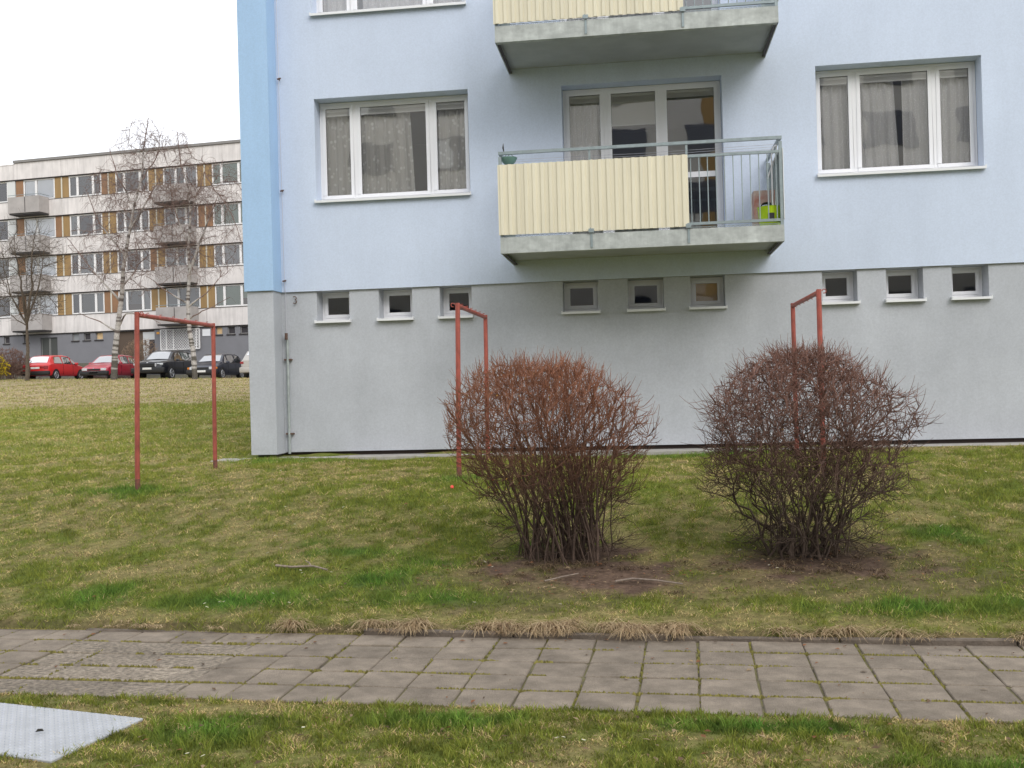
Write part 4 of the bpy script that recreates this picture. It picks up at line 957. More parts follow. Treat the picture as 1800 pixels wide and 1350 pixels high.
    for s_ in (-1, 1):
        for q in glassr['doors']:
            a_ = f(q); MB().box(q - .006, q + .006, *sorted((s_ * (a_[3] * .99), s_ * (a_[3] * 1.004))), .34, a_[1] - .03).build('door_seam', black, t)
    if rack:
        for s_ in (-1, 1): MB().tube([(-1.6, s_ * .62, 1.62), (-1.5, s_ * .62, 1.69), (0.0, s_ * .62, 1.70), (.2, s_ * .62, 1.64)], .018, 6).build('roof_rail', chrome, t)
    return t
hatch = [(-1.93, .34, .78, .80, .76, .70), (-1.86, .28, .84, .87, .80, .74), (-1.72, .26, .90, .96, .82, .70), (-1.38, .25, .91, 1.30, .82, .60), (-1.1, .24, .91, 1.385, .82, .585), (-.2, .24, .90, 1.42, .82, .575), (.30, .24, .89, 1.38, .82, .565),
         (.52, .24, .88, 1.30, .82, .57), (1.02, .24, .87, .93, .82, .70), (1.5, .26, .78, .82, .80, .68), (1.80, .30, .68, .71, .77, .64), (1.93, .36, .55, .58, .70, .6)]
gl_h = dict(side=[(-1.35, -.55, .12, .05), (-.48, .35, .03, .06), (.42, .92, .02, .42)], front=(1.02, .42), rear=(-1.74, -1.33), mirror=.62, doors=(-.52, .45))
red1 = glossy_paint('bright_red_paint', (.62, .018, .02)); red2 = glossy_paint('cherry_red_paint', (.42, .022, .045)); navy = glossy_paint('black_paint', (.008, .009, .013)); blue_b = glossy_paint('dark_blue_paint', (.012, .016, .03)); silv = glossy_paint('silver_paint', (.42, .40, .37))
rear_l = lambda px_: [('tail_light', tail_m, -1.96, -1.90, .52, .76, .62, .80), ('number_plate', plate_w, -1.965, -1.93, -.26, .26, .63, .74), ('badge', chrome, -1.9, -1.86, -.03, .03, .82, .87), ('rear_panel', tail_m, -1.945, -1.90, .27, .52, .66, .77)]
front_l = [('headlight', lamp_m, 1.80, 1.95, .40, .70, .52, .65), ('grille', black, 1.88, 1.965, -.36, .36, .53, .62), ('number_plate', plate_w, 1.985, 2.0, -.26, .26, .36, .46), ('badge', chrome, 1.93, 1.97, -.035, .035, .625, .66)]
car('parked_car', 'bright red hatchback seen from behind at the left end of the parked row', -33.30, 53.9, R(90), hatch, 1.64, red1, (-1.24, 1.22), .285, gl_h, rear_l(0), [(-2.0, -1.80, .28, .52)], True)
car('parked_car', 'darker red hatchback facing the lawn behind the first birch', -29.85, 53.9, R(-90), hatch, 1.64, red2, (-1.24, 1.22), .285, gl_h, front_l, [(1.80, 2.0, .26, .50)], True)
suv = [(-2.33, .5, .95, .98, .80, .72), (-2.25, .36, 1.0, 1.06, .90, .74), (-2.0, .33, 1.05, 1.30, .93, .70), (-1.75, .32, 1.06, 1.52, .94, .66), (-1.3, .31, 1.05, 1.61, .94, .64), (-.2, .31, 1.04, 1.66, .94, .63), (.35, .31, 1.03, 1.62, .94, .62),
       (.62, .31, 1.02, 1.54, .94, .63), (1.22, .31, 1.01, 1.10, .94, .76), (1.8, .32, .98, 1.02, .92, .74), (2.2, .36, .90, .95, .87, .70), (2.34, .42, .70, .76, .78, .62)]
gl_s = dict(side=[(-1.85, -1.1, .25, .04), (-1.02, -.1, .03, .05), (-.02, 1.05, .03, .52)], front=(1.22, .52), rear=(-2.05, -1.74), mirror=.72, doors=(-1.05, -.05, 1.0))
car('parked_car', 'large black off-road car with silver roof rails in the middle of the row', -26.78, 54.4, R(-90), suv, 1.88, navy, (-1.4, 1.42), .35, gl_s,
    [('headlight', lamp_m, 2.12, 2.28, .50, .84, .80, .90), ('grille', black, 2.25, 2.375, -.46, .46, .70, .88), ('grille_frame', chrome, 2.30, 2.385, .44, .50, .70, .89), ('number_plate', plate_w, 2.40, 2.415, -.26, .26, .55, .66), ('badge', chrome, 2.32, 2.36, -.05, .05, .90, .96)],
    [(2.2, 2.4, .36, .66)], True, rack=True)
sedan = [(p[0] * 1.08, p[1], p[2] * .98, p[3] * 1.02, p[4] * 1.03, p[5] * 1.03) for p in hatch]
gl_d = dict(side=[(-1.46, -.6, .12, .05), (-.52, .38, .03, .06), (.45, 1.0, .02, .45)], front=(1.10, .45), rear=(-1.88, -1.44), mirror=.67, doors=(-.56, .48))
car('parked_car', 'black small car with dark blue sheen and orange indicators behind the second birch', -23.62, 54.0, R(-90), sedan, 1.70, blue_b, (-1.34, 1.32), .30, gl_d,
    [('headlight', lamp_m, 1.93, 2.10, .42, .68, .53, .67), ('indicator', orange_m, 1.90, 2.06, .69, .82, .55, .66), ('grille', black, 2.03, 2.115, -.38, .38, .55, .65), ('number_plate', plate_w, 2.155, 2.17, -.26, .26, .38, .49)], [(1.96, 2.16, .26, .52)], True)
mpv = [(p[0], p[1], p[2] * 1.0, p[3] * 1.02, p[4] * .93, p[5] * .98) for p in suv]
car('parked_car', 'silver beige car cut off by the corner of the blue building', -20.65, 54.4, R(90), mpv, 1.76, silv, (-1.4, 1.42), .32, gl_s,
    [('tail_light', tail_m, -2.36, -2.2, .66, .84, .84, .96), ('number_plate', plate_w, -2.40, -2.34, -.26, .26, .70, .81)], [(-2.4, -2.2, .36, .66)], False)

# ---------------------------------------------------------------- grey apartment block behind
bgA = Vector((-43.286, 68.0, 0)); bgd = math.atan2(-.11137, .99378)
concr = mat('panel_concrete', (.66, .625, .605), .9, var=.10, vscale=.8, bump=.2, bscale=12, detail=8)
_n, _l, _b = nodes_of(concr); _s = _b.inputs['Base Color'].links[0].from_socket
_tc = _n.new('ShaderNodeTexCoord'); _mp = _n.new('ShaderNodeMapping'); _mp.inputs['Scale'].default_value = (3.5, 3.5, .35); _l.new(_tc.outputs['Object'], _mp.inputs['Vector'])
_nt = _n.new('ShaderNodeTexNoise'); _nt.inputs['Scale'].default_value = 1.6; _nt.inputs['Detail'].default_value = 6; _l.new(_mp.outputs['Vector'], _nt.inputs['Vector'])
_r = _n.new('ShaderNodeMapRange'); _r.inputs['From Min'].default_value = .35; _r.inputs['From Max'].default_value = .65; _r.inputs['To Min'].default_value = .92; _r.inputs['To Max'].default_value = 1.1; _l.new(_nt.outputs['Fac'], _r.inputs['Value'])
_v = _n.new('ShaderNodeVectorMath'); _v.operation = 'SCALE'; _l.new(_s, _v.inputs[0]); _l.new(_r.outputs[0], _v.inputs['Scale']); _l.new(_v.outputs[0], _b.inputs['Base Color'])
conc_d = mat('balcony_concrete', (.38, .355, .34), .9, var=.12, vscale=1.5); plinth_b = mat('grey_plinth', (.20, .20, .215), .9, var=.05, vscale=1.2)
ochre = mat('ochre_panel', (.30, .19, .075), .6, var=.14, vscale=1.6, stretch=(1, 1, .3)); ochre2 = mat('brown_panel', (.26, .14, .07), .6, var=.12, vscale=1.6)
roof_e = mat('roof_edge', (.22, .21, .20), .7); dk = mat('dark_joint', (.04, .035, .035), .9); bgl = mat('far_glass', (.05, .06, .06), .04, spec=1.0)  # dk: one even dark colour for panel joints, seams and cellar sills
far_curt = [mat('far_curtain_%s' % n__, c_, .9) for n__, c_ in (('pale', (.78, .80, .84)), ('dim', (.13, .13, .13)), ('green', (.20, .26, .20)), ('grey', (.26, .27, .28)), ('dark', (.05, .045, .05)))]
fglass = glass_mat('far_window_glass', refl=.10); wpaint = mat('far_window_frame', (.78, .77, .76), .5)
block = empty('apartment_block', (bgA.x, bgA.y, 3.8), bgd); tag(block, 'long grey five storey concrete block with ochre panels, behind the parked cars', 'building')
BZ = 3.8
rb = np.random.default_rng(33)
def P_(mb, name, m_, parent=block, **k): return mb.build(name, m_, parent, **k)
ROWS = [(15.98, 17.6), (13.18, 14.8), (10.38, 12.0), (7.58, 9.2)]
X0, X1 = -22, 34
# windows: (x0,x1,mullion positions, balcony)
mods = [(-9.6, -7.1, 0), (-5.7, -2.25, 1), (-.92, 1.7, 2), (2.88, 5.54, 0), (6.68, 9.32, 0), (10.48, 13.14, 3), (14.27, 17.0, 0), (18.2, 20.9, 0), (22.0, 24.7, 3), (25.9, 28.6, 0)]
z_ = lambda z: z - BZ
body = MB(); body.box(X0, X1, .14, 12, z_(3.0), z_(18.7)); P_(body, 'core', room_d)
for (za, zb) in [(17.6, 18.78), (14.8, 15.98), (12.0, 13.18), (9.2, 10.38), (6.34, 7.58)]:
    x = -20.35
    cuts = [X0, -12.4, -9.0, -5.3, -1.65, 2.36, 6.10, 9.90, 13.66, 17.5, 21.4, 25.2, 29, X1]
    for a, b in zip(cuts[:-1], cuts[1:]):
        top = zb - (.12 if a < -1.7 and zb > 18 else 0)
        P_(MB().box(a + .012, b - .012, -.10, .138, z_(za), z_(top)), 'spandrel', concr)
    P_(MB().box(X0, X1, -.07, .137, z_(za) - .07, z_(za) - .002), 'joint_band', dk)
    if za < 17: P_(MB().box(X0, X1, -.13, .10, z_(zb) + .002, z_(zb) + .035), 'window_ledge', mat('ledge', (.10, .09, .085), .7))
P_(MB().box(-1.6, X1, -.20, 12.1, z_(18.80), z_(18.98)), 'roof', roof_e)
P_(MB().box(X0, -1.62, -.12, 12.05, z_(18.67), z_(18.74)), 'roof', concr)
curt_choice = {}
for ri, (za, zb) in enumerate(ROWS):
    for mi, (a, b, kind) in enumerate(mods):
        w = b - a; yf = .03
        wh_row = (kind == 2)
        mb = MB(); fwd = .09; mb.box(a, b, yf, yf + .07, z_(za + .06), z_(za + .06) + fwd); mb.box(a, b, yf, yf + .07, z_(zb - .06) - fwd, z_(zb - .06))
        ms = [a + w * .26, a + w * .74] if kind in (0, 3) else [a + w * .36]
        if kind == 3: ms = [a + w * .36, a + w * .64]
        if kind == 2: ms = [a + w * .40]
        for q in [a] + ms + [b]: 
            hw = .09 if q in (a, b) else .085; mb.box(max(a, q - hw), min(b, q + hw), yf, yf + .07, z_(za + .13), z_(zb - .13))
        win = P_(mb, 'window', wpaint)
        ed_ = [a] + ms + [b]
        for k in range(len(ed_) - 1):
            l0, l1 = ed_[k] + .07, ed_[k + 1] - .07
            P_(MB().quad((l0 - .02, yf + .05, z_(za + .12)), (l1 + .02, yf + .05, z_(za + .12)), (l1 + .02, yf + .05, z_(zb - .12)), (l0 - .02, yf + .05, z_(zb - .12))), 'pane', fglass, win)
            c = far_curt[int(rb.choice([1, 1, 3, 4, 1, 3, 4]))]
            if kind == 0 and mi >= 6: c = far_curt[2] if ri != 2 else far_curt[3]
            if wh_row: c = far_curt[0]
            lo = za + .12 + (rb.random() * .6 if rb.random() < .3 else 0)
            P_(MB().quad((l0 - .02, yf + .09, z_(lo)), (l1 + .02, yf + .09, z_(lo)), (l1 + .02, yf + .09, z_(zb - .12)), (l0 - .02, yf + .09, z_(zb - .12))), 'curtain', c, win)
        nxt = mods[mi + 1][0] if mi + 1 < len(mods) else X1
        c0 = b + .01; c1 = nxt - .01; mid_ = (c0 + c1) / 2
        if kind == 1:
            P_(MB().box(c0, -1.0 - .6, -.02, .13, z_(za) + .0, z_(zb)), 'white_panel', mat('white_panel', (.62, .63, .62), .6)); P_(MB().box(-1.55, c1, .02, .12, z_(za + .04), z_(zb - .02)), 'ochre_panel', ochre2)
        else:
            P_(MB().box(c0, mid_ - .05, .02, .12, z_(za + .04), z_(zb - .02)), 'ochre_panel', ochre if (mi + ri) % 3 else ochre2)
            P_(MB().box(mid_ + .05, c1, .02, .12, z_(za + .04), z_(zb - .02)), 'ochre_panel', ochre if (mi * ri) % 4 != 1 else ochre2)
            P_(MB().box(mid_ - .05, mid_ + .05, .0, .12, z_(za + .04), z_(zb - .02)), 'post_strip', mat('strip', (.6, .58, .5), .7))
    P_(MB().box(X0, mods[0][0] - .01, .02, .12, z_(za), z_(zb)), 'ochre_panel', ochre)
    for (ba, bb) in ((-1.3, 1.3), (10.4, 13.05), (21.9, 24.6)):
        zt = za + .12; zbm = za - 1.03
        o = P_(MB().box(ba, bb, -1.15, -1.09, z_(zbm), z_(zt)), 'balcony', conc_d if rb.random() < .75 else concr)
        P_(MB().box(ba, ba + .06, -1.09, -.10, z_(zbm), z_(zt)), 'side_wall', conc_d, o); P_(MB().box(bb - .06, bb, -1.09, -.10, z_(zbm), z_(zt)), 'side_wall', conc_d, o)
        P_(MB().box(ba + .05, bb - .05, -1.08, -.10, z_(zbm - .10), z_(zbm + .04)), 'floor_slab', mat('dark_slab', (.07, .065, .065), .8), o)
        P_(MB().box(ba + 1.4, ba + 1.44, -1.165, -1.15, z_(zbm + .05), z_(zt - .05)), 'seam', dk, o)
        P_(MB().tube([(ba - .02, -1.12, z_(zt + .13)), (bb, -1.12, z_(zt + .13)), (bb, -.1, z_(zt + .13))], .022, 5), 'rail', galv_d, o)
# plinth with doors and cellar windows
fs = [(-2.89, -2.42), (-1.19, -.77), (2.86, 3.4), (3.8, 4.34), (4.77, 5.36), (14.26, 14.76), (15.17, 15.72), (16.12, 16.7), (17.9, 18.4), (19, 19.5)]
ph = [(a, b, z_(5.74), z_(6.27)) for a, b in fs] + [(.2, 1.61, z_(3.6), z_(6.05)), (6.48, 9.5, z_(3.6), z_(6.25))]
pm = wall_holes((X0, X1), (z_(2.6), z_(6.27)), ph, 0, .5); P_(pm, 'plinth', plinth_b)
for k, (a, b) in enumerate(fs):
    o = P_(pane_frames(None, a, b, z_(5.74), z_(6.27), .10, .05, .04), 'window', mat('dull_frame', (.3, .29, .28), .7)); P_(MB().quad((a + .04, .12, z_(5.78)), (b - .04, .12, z_(5.78)), (b - .04, .12, z_(6.23)), (a + .04, .12, z_(6.23))), 'pane', tan_m if k in (4, 5) else (far_curt[3] if k in (2,) else far_curt[4]), o)
    P_(MB().box(a - .08, b + .05, -.06, .1, z_(5.66), z_(5.74)), 'sill', dk, o)
gd = P_(MB().box(.2, 1.61, .10, .13, z_(3.6), z_(6.05)), 'cellar_door', mat('dark_door', (.06, .065, .06), .6)); gd['label'] = 'dark double cellar door'
for q in (.24, .86, .95, 1.55): P_(MB().box(q, q + .035, .085, .10, z_(3.6), z_(6.0)), 'door_frame', mat('dull_strip', (.3, .3, .29), .7), gd)
P_(MB().box(6.48, 8.5, .32, .36, z_(3.6), z_(6.25)), 'porch_wall', mat('porch_dark', (.11, .10, .11), .9)); 
ed2 = P_(MB().box(8.5, 9.5, .12, .16, z_(3.6), z_(6.15)), 'entrance_door', mat('white_door', (.55, .56, .56), .5)); P_(MB().box(9.0, 9.45, .10, .118, z_(3.6), z_(5.6)), 'door_leaf', far_curt[4], ed2); P_(MB().box(8.62, 8.72, .10, .118, z_(5.2), z_(5.6)), 'door_glass', far_curt[4], ed2)
lt = MB(); lx0, lx1, lz0, lz1 = 10.06, 13.08, z_(4.85), z_(6.2)
P_(MB().box(lx0, lx1, -.02, -.005, lz0, lz1), 'entry_glazing', mat('dim_glazing', (.30, .29, .30), .3))
for k in range(-8, 18):
    for s_ in (-1, 1):
        xa = lx0 + k * .19; za_, zb_ = lz0, lz1; dx = (lz1 - lz0) * s_
        p, q = Vector((xa if s_ > 0 else xa + 1.35, -.10, za_)), Vector((xa + dx if s_ > 0 else xa, -.10, zb_))
        if q.x == p.x: continue
        def clipx(p, q):
            t0, t1 = 0, 1
            for lim, sg in ((lx0, 1), (lx1, -1)):
                d0, d1 = (p.x - lim) * sg, (q.x - lim) * sg
                if d0 < 0 and d1 < 0: return None
                if d0 < 0: t0 = max(t0, d0 / (d0 - d1))
                if d1 < 0: t1 = min(t1, d0 / (d0 - d1))
            return (p.lerp(q, t0), p.lerp(q, t1)) if t1 > t0 else None
        c_ = clipx(p, q)
        if c_: lt.bar(c_[0], c_[1], .025, .025, (0, 1, 0))
P_(lt, 'entry_lattice', wpaint)
fr = MB()
for q in (lx0, lx0 + .45, lx0 + 1.0, lx1 - .25, lx1): fr.box(q - .03, q + .03, -.16, -.11, lz0, lz1)
fr.box(lx0, lx1, -.16, -.11, lz1, lz1 + .05); fr.box(lx0, lx1, -.16, -.11, lz0 - .05, lz0); P_(fr, 'lattice_frame', wpaint)
P_(MB().box(13.25, 13.85, -.04, -.005, z_(5.68), z_(6.15)), 'white_sign', mat('white_sign', (.75, .76, .78), .5)); P_(MB().box(9.68, 9.9, -.03, -.004, z_(5.95), z_(6.1)), 'orange_sign', mat('orange_sign', (.7, .32, .04), .5))

# ---------------------------------------------------------------- block opposite (behind the camera; it shows in the window panes)
opp = empty('facing_block', (0, -20, 0)); tag(opp, 'panel block across the lawn behind the viewer, mirrored in the window panes', 'building')
ow = mat('facing_render', (.66, .64, .62), .9, var=.05, vscale=.5); oy = mat('facing_ochre', (.40, .26, .11), .8)
MB().box(-30, 30, -10, 0, 0, 17.2).build('wall', ow, opp)
for k in range(6):
    for j, x in enumerate(np.arange(-27, 27, 4.2)):
        z0 = 1.4 + k * 2.8
        if z0 + 1.5 > 17: continue
        o = MB().box(x, x + 2.3, .002, .05, z0, z0 + 1.55).build('window', mat('facing_pane', (.035, .045, .075), .1, spec=.8), opp)
        if (j * 7 + k * 3) % 4 == 0: MB().box(x + .1, x + 1.0, .052, .06, z0 + .1, z0 + 1.45).build('curtain', far_curt[0], o)
for x in (-27.0, 3.2, 22.0): MB().box(x, x + 1.0, .004, .03, 0, 17).build('ochre_strip', oy, opp)
MB().box(-30.2, 30.2, -10.2, .25, 17.2, 17.5).build('roof', roof_e, opp)

# ---------------------------------------------------------------- trees
def birch_col(rs):
    def colf(pts, rad):
        n = noise2(pts[:, 2] * 9 + rad[0] * 60, pts[:, 0] * 2, 1.4, 3); c = np.where((rad > .035)[:, None], np.array((.42, .395, .37)), np.array((.20, .14, .12)))
        c = np.where(((rad > .035) & (n < .33))[:, None], np.array((.12, .10, .09)), c)
        low = (pts[:, 2] < 2.2) & (rad > .1); c = np.where((low & (n < .95 - .28 * pts[:, 2]))[:, None], np.array((.11, .10, .085)), c); return c * (.85 + .3 * rs.random())
    return colf
def tree(name, label, base, trunk, limbs, crowns, ntip, seed, colf_, droop, r0, rtip=.008, extra=None, trunk_r=None):
    g = Grow(seed); rs = g.r; t = empty(name, base); tag(t, label, 'tree', 'bare trees along the car park')
    B = np.array(base)
    def dens(pts, k=4):
        p = np.array(pts, float) - B; n = len(p); q = np.interp(np.linspace(0, n - 1, (n - 1) * k + 1), np.arange(n), p[:, 0]); w = np.interp(np.linspace(0, n - 1, (n - 1) * k + 1), np.arange(n), p[:, 1]); e = np.interp(np.linspace(0, n - 1, (n - 1) * k + 1), np.arange(n), p[:, 2])
        o = np.stack([q, w, e], 1); o[1:] += rs.normal(0, .008 if k > 8 else .02, (len(o) - 1, 3)); return o
    g.line(dens(trunk, 20), r0, .02 if trunk_r is None else trunk_r, .8); tr_line = g.lines[-1]
    for (pts, ra) in limbs: g.line(dens(pts), ra, .012, .8, base=1.)
    nl = len(g.lines)
    tips = []
    for (cx, cy, cz, rx, ry, rz_, frac) in crowns:
        for k in range(int(ntip * frac)):
            v = rs.normal(0, 1, 3); v /= np.linalg.norm(v); q = rs.random() ** .45; tips.append((cx - B[0] + v[0] * rx * q, cy - B[1] + v[1] * ry * q, cz - B[2] + v[2] * rz_ * q))
    tips = np.array(tips); rs.shuffle(tips)
    def ed(tip, p):
        v = np.array((tip[0] - p[0], tip[1] - p[1], 0)) * .6; v = v / (np.linalg.norm(v) + .1); v = v * .7 + np.array((0, 0, 1.)) * (-droop) + rs.normal(0, .25, 3); return v / np.linalg.norm(v)
    k = max(20, len(tips) // 8)
    up_ed = lambda tip, p: (lambda v: v / np.linalg.norm(v))(np.array((tip[0] - p[0], tip[1] - p[1], abs(tip[2] - p[2]) + .3)) + rs.normal(0, .1, 3))
    g.attach(tips[:k], up_ed, .014, .6, .010, .35, .06, .12, .5)
    g.attach(tips[k:], ed, rtip, .7, .006, .25, .07, .08, .5)
    sh = []; P = np.array(g.pos); D = np.array(g.dir); Rr = np.array(g.rad); idx = np.where(Rr < .016)[0]; idx = rs.choice(idx, min(len(idx), int(ntip * 2.0)), replace=False)
    for i in idx:
        v = D[i] * .6 + rs.normal(0, .6, 3) + np.array((0, 0, -droop * .9)); v /= np.linalg.norm(v); L_ = .25 + .45 * rs.random(); p = P[i]
        sh.append((np.array([p, p + v * L_ * .5, p + v * L_ + np.array((0, 0, -droop * .15))]), np.array((rtip * .8, rtip * .65, rtip * .4))))
    cf = colf_(rs)
    if extra:
        for (pts, ra) in extra: g.line(dens(pts), ra, .012, .8, base=1.)
    link('trunk', lines_mesh('trunk', [tr_line], cf, 10), t)
    for l_ in g.lines[1:nl]: link('limb', lines_mesh('limb', [l_], cf, 7), t)
    o = link('crown', lines_mesh('crown', g.lines[nl:] + sh, cf, 3), t); o['kind'] = 'stuff'
    return t
dark_col = lambda rs: (lambda pts, rad: np.tile(np.array((.115, .092, .070)) * (.8 + .4 * rs.random()), (len(pts), 1)))
tree('bare_tree', 'young dark bare tree forking low, in front of the first red car', (-32.06, 49.3, gz(-32.06, 49.3) - .05), [(-32.06, 49.3, 2.45), (-31.98, 49.3, 4.1), (-32.0, 49.3, 5.8), (-32.05, 49.3, 6.6)],
     [([(-32.0, 49.3, 5.7), (-32.15, 49.2, 7.1), (-32.34, 49.2, 8.6), (-32.5, 49.1, 10.0)], .08), ([(-32.0, 49.3, 5.8), (-31.7, 49.4, 7.6), (-31.74, 49.5, 9.2), (-31.5, 49.5, 10.6)], .085), ([(-32.0, 49.3, 5.6), (-31.2, 49.2, 7.6), (-30.8, 49.1, 9.3)], .06),
      ([(-32.0, 49.3, 5.6), (-32.9, 49.3, 7.2), (-33.3, 49.3, 9.0)], .06), ([(-32.0, 49.3, 5.3), (-31.4, 48.7, 6.3), (-30.3, 48.6, 6.4)], .035), ([(-32.0, 49.3, 5.5), (-32.8, 49, 6.1), (-33.8, 49, 5.9)], .035)],
     [(-32.0, 49.3, 8.6, 2.3, 1.8, 2.6, .75), (-32.0, 49.3, 6.6, 2.2, 1.5, .9, .25)], 700, 41, dark_col, -.25, .13, .008)
tree('birch_tree', 'white barked birch with a blackened foot, in front of the second red car', (-27.61, 50, gz(-27.61, 50) - .05), [(-27.61, 50, 2.45), (-27.51, 50, 3.96), (-27.31, 50, 5.3), (-27.04, 50, 6.93), (-26.91, 50, 8.42), (-26.61, 50, 9.91), (-26.2, 50, 11.68), (-25.75, 50, 13.14), (-25.6, 50, 14.64), (-25.3, 50, 16.2)],
     [([(-27.4, 50, 5.1), (-28.2, 49.8, 5.6), (-29.3, 49.7, 6.1)], .06), ([(-27.3, 50, 5.3), (-26.7, 49.8, 6.0), (-25.6, 49.6, 5.9), (-24.7, 49.5, 5.4)], .06), ([(-27.1, 50, 6.6), (-28.2, 49.7, 8.0), (-29.9, 49.6, 10.2)], .07), ([(-27.0, 50, 7.4), (-26.2, 50.3, 8.6), (-25.3, 50.5, 9.4)], .05),
      ([(-26.8, 50, 9.0), (-28, 49.6, 10.8), (-28.6, 49.5, 12.6)], .06), ([(-26.5, 50, 10.3), (-25.3, 49.8, 12), (-24.2, 49.8, 13.6)], .06), ([(-26.2, 50, 11.6), (-27, 49.8, 13.2), (-27.4, 49.7, 14.8)], .05), ([(-25.9, 50, 12.8), (-24.9, 50, 14.1), (-24.6, 50, 15.4)], .04)],
     [(-26.9, 50, 9.4, 3.2, 2.4, 2.6, .42), (-26.3, 50, 12.3, 2.7, 2.2, 1.9, .40), (-25.6, 50, 14.8, 1.5, 1.3, 1.5, .18)], 1700, 42, birch_col, .55, .18, .0065)
tree('birch_tree', 'birch with a forked upper trunk, in front of the black off-road car', (-23.11, 50, gz(-23.11, 50) - .05), [(-23.11, 50, 2.35), (-23.17, 50, 3.82), (-23.35, 50, 5.01), (-23.41, 50, 6.5), (-23.27, 50, 7.97), (-23.29, 50, 9.3), (-23.13, 50, 10.93), (-23.2, 50, 12.42), (-23.58, 50, 13.63), (-23.73, 50, 15.3)],
     [([(-23.28, 50, 8.0), (-22.74, 50, 9.43), (-22.14, 50, 10.7), (-21.6, 50, 11.9)], .10), ([(-23.3, 50, 9.6), (-23.9, 49.8, 11.2), (-24.1, 49.8, 12.6)], .05), ([(-23.4, 50, 6.2), (-22.3, 49.8, 6.9), (-21.2, 49.7, 7.9)], .05), ([(-23.4, 50, 6.4), (-24.5, 49.7, 7.1), (-25.5, 49.6, 7.9)], .05),
      ([(-22.3, 50, 13.2), (-21.9, 50, 12.4), (-21.2, 49.9, 11.5), (-20.6, 49.8, 10.4), (-20.3, 49.8, 9.3)], .035), ([(-23.3, 50, 5.6), (-22.2, 49.6, 6.0), (-20.9, 49.5, 6.6)], .04), ([(-23.1, 50, 11.2), (-22.6, 50, 12.3), (-22.3, 50, 13.2)], .05)],
     [(-23.1, 50, 9.6, 2.9, 2.2, 2.4, .42), (-22.7, 50, 12.3, 2.6, 2.0, 1.7, .46), (-23.7, 50, 14.6, .9, .9, 1.1, .08)], 1600, 43, birch_col, .55, .15, .0065)

# conifer whose branches reach in at the left edge
g = Grow(51); pine = empty('pine_tree', (-32.2, 43, gz(-32.2, 43) - .1)); tag(pine, 'dark pine whose branch tips reach in at the left edge', 'tree')
link('trunk', lines_mesh('trunk', [(np.array([(0, 0, 0), (.05, 0, 2.5), (0, 0, 5), (.05, 0, 8.)]), np.array((.16, .13, .1, .03)))], dark_col(g.r), 10), pine)
V, F, C = [], [], []; off = 0; br = []
for k in range(46):
    z = 2.6 + 5.2 * g.r.random(); a = g.r.random() * 6.283; L_ = 2.5 * (1 - (z - 2.6) / 7.5); p0 = np.array((0, 0, z)); p1 = np.array((math.cos(a) * L_ * .6, math.sin(a) * L_ * .6, z + .1)); p2 = np.array((math.cos(a) * L_, math.sin(a) * L_, z + .35)); br.append((np.array([p0, p1, p2]), np.array((.03, .02, .008))))
    for q in range(420):
        u = .3 + .75 * g.r.random(); c = (p0 * (1 - u) + p2 * u) + g.r.normal(0, .13, 3); v = g.r.normal(0, 1, 3); v /= np.linalg.norm(v); w = np.cross(v, g.r.normal(0, 1, 3)); w /= np.linalg.norm(w)
        V += [c - w * .012, c + w * .012, c + v * .13]; F.append((off, off + 1, off + 2)); off += 3; cc = np.array((.05, .055, .028)) * (.6 + .9 * g.r.random()); C += [cc] * 3
o = link('limbs', lines_mesh('limbs', br, dark_col(g.r), 4), pine); o['kind'] = 'stuff'
o = link('foliage', np_mesh('foliage', np.array(V), np.array(F), grass_m, np.array(C), 3), pine); o['kind'] = 'stuff'

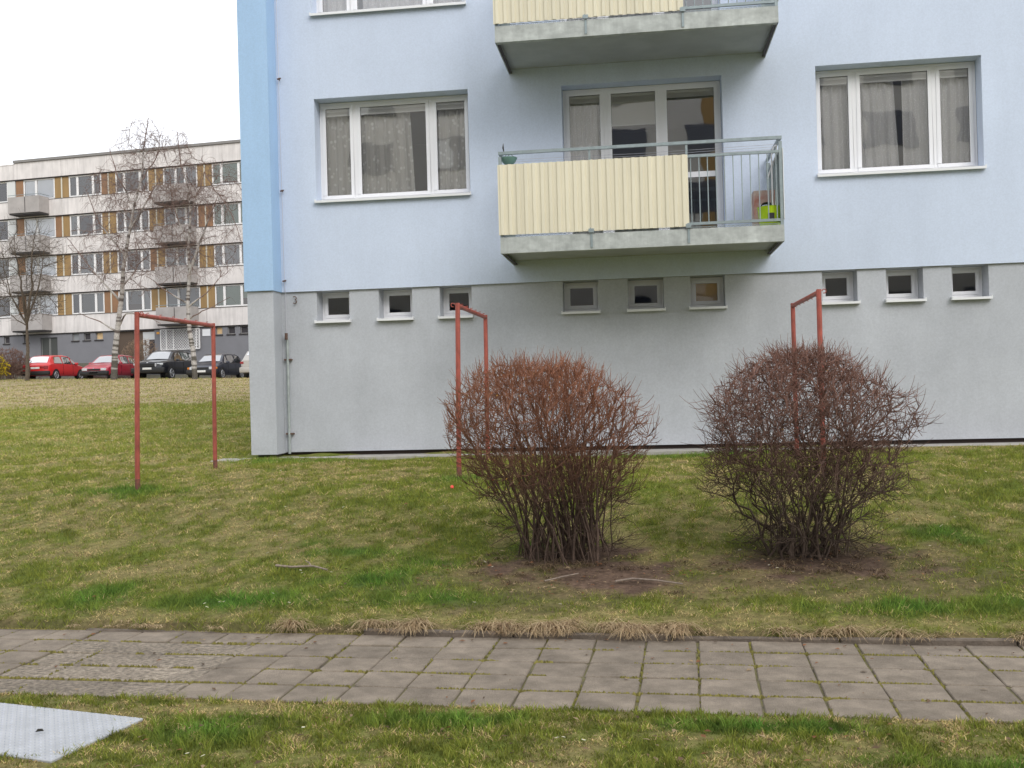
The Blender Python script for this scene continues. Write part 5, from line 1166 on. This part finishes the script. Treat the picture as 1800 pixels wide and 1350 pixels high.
def shrub(name, label, x, y, w, h, seed, tipc, basec, n=260, d=None, leafc=None, zoff=0, nl=0, rad=.008, group=None):
    g = Grow(seed); rs = g.r; t = empty(name, (x, y, gz(x, y) + zoff)); tag(t, label, 'shrub', group)
    for k in range(12):
        a = rs.random() * 6.283; q = rs.random() * .3; X = w / 2 * (rs.random() * 2 - 1) * .6; Yy = (d or w) / 2 * (rs.random() * 2 - 1) * .6
        g.line([(X * .5, Yy * .5, 0), (X * .8, Yy * .8, h * .3), (X, Yy, h * .6)], .02, .01)
    nm_ = len(g.lines); tips = []
    for k in range(n): a = rs.random() * 6.283; c = rs.random(); s_ = math.sqrt(1 - (c * .95) ** 2); q = rs.random() ** .3; tips.append((w / 2 * s_ * math.cos(a) * q, (d or w) / 2 * s_ * math.sin(a) * q, h * (.15 + .85 * c * q)))
    g.attach(np.array(tips), lambda tp, p: (lambda v: v / np.linalg.norm(v))(np.array((tp[0] * .5, tp[1] * .5, .7)) + rs.normal(0, .3, 3)), rad, .8, .01, .2, .06, .1)
    sh = []; P = np.array(g.pos); D = np.array(g.dir)
    for i in rs.choice(len(P), min(len(P), n * 3), replace=False):
        v = D[i] + rs.normal(0, .6, 3); v /= np.linalg.norm(v); sh.append((np.array([P[i], P[i] + v * .16]), np.array((rad * .8, rad * .4))))
    tipc, basec = np.array(tipc), np.array(basec)
    cf = lambda pts, rad_: (lambda k: (basec * (1 - k) + tipc * k) * (.7 + .6 * rs.random()))(np.clip(pts[:, 2:3] / h, 0, 1))
    o = link('stems', lines_mesh('stems', g.lines + sh, cf, 3), t); o['kind'] = 'stuff'
    if nl:
        V, F, C = [], [], []; off = 0
        for i in rs.choice(len(P), nl): 
            if P[i][2] < h * .2: continue
            p = P[i] + rs.normal(0, .05, 3); a = rs.normal(0, 1, 3); a /= np.linalg.norm(a); b = np.cross(a, rs.normal(0, 1, 3)); b /= np.linalg.norm(b); V += [p - b * .03, p + a * .05, p + b * .03, p - a * .05]; F.append((off, off + 1, off + 2, off + 3)); off += 4; C += [np.array(leafc) * (.6 + .7 * rs.random())] * 4
        o = link('blossom' if leafc[0] > .4 else 'leaves', np_mesh('leaves', np.array(V), np.array(F), grass_m, np.array(C), 4), t); o['kind'] = 'stuff'
    return t
shrub('shrub', 'yellow flowering shrub at the left end of the parked cars', -34.55, 50.3, 1.5, 1.4, 61, (.25, .2, .05), (.12, .09, .06), 220, leafc=(.62, .47, .03), nl=900)
shrub('shrub', 'bare brown shrub between the yellow shrub and the first red car', -34.6, 51.6, 2.4, 1.8, 62, (.24, .14, .11), (.15, .10, .08), 1000, rad=.012)
shrub('hedge', 'reddish bare hedge along the wall behind the first red car', -39.8, 60.5, 7.5, 1.35, 63, (.27, .14, .11), (.15, .10, .08), 800, d=1.2, rad=.010)
shrub('hedge', 'low dark red hedge seen between the two red cars', -33.6, 60.5, 4.2, .85, 64, (.20, .08, .06), (.10, .06, .05), 500, d=1.2, rad=.010)
shrub('shrub', 'round light brown shrub before the block entrance', -32.3, 62.0, 2.7, 2.1, 65, (.34, .24, .16), (.17, .12, .09), 700, rad=.010, zoff=.5)
shrub('shrub', 'low shrub with green and red leaves beyond the dark small car', -25.6, 60.0, 2.2, 1.6, 66, (.2, .14, .08), (.12, .09, .06), 260, leafc=(.08, .13, .04), nl=500)

# fallen leaves and crumbs on the lawn
rs = np.random.default_rng(88); V, F, C = [], [], []; off = 0
for k in range(1500):
    if k < 500: x, y = rs.normal(-.5, .8), rs.normal(7.7, .4)
    elif k < 950: x, y = rs.normal(1.4, .8), rs.normal(7.9, .4)
    elif k < 1150: x, y = rs.uniform(-3, 2.5), rs.uniform(3.6, 4.8)
    elif k < 1250: x = rs.uniform(-4, 2.5); y = rs.choice((rs.uniform(6.1, 6.32), rs.uniform(4.95, 6.2))) + PSL * x
    else: x, y = rs.uniform(-6, 3.5), rs.uniform(6.6, 13)
    if x < -2.35 and 3.9 < y < 5.0 - .2 * (x + 2.4): continue
    onp = 4.9 < y - PSL * x < 6.34; z = (.006 if onp else gz(x, y) + .012 + .014 * rs.random()); a = rs.random() * 6.283; L_ = .008 + .016 * rs.random(); w = L_ * (.3 + .3 * rs.random()); dx, dy = math.cos(a), math.sin(a); t = rs.normal(0, .3)
    V += [(x - dx * L_, y - dy * L_, z), (x - dy * w, y + dx * w, z + .006 + t * w), (x + dx * L_, y + dy * L_, z + .003), (x + dy * w, y - dx * w, z - t * w * .3 + .004)]; F.append((off, off + 1, off + 2, off + 3)); off += 4
    C += [np.array(((.26, .12, .06), (.2, .13, .08), (.34, .25, .15), (.12, .08, .05))[int(rs.random() * 4)]) * (.7 + .5 * rs.random())] * 4
o = link('fallen_leaves', np_mesh('fallen_leaves', np.array(V), np.array(F), grass_m, np.array(C), 4)); tag(o, 'small brown fallen leaves and crumbs on the lawn and path', 'leaves', kind='stuff')
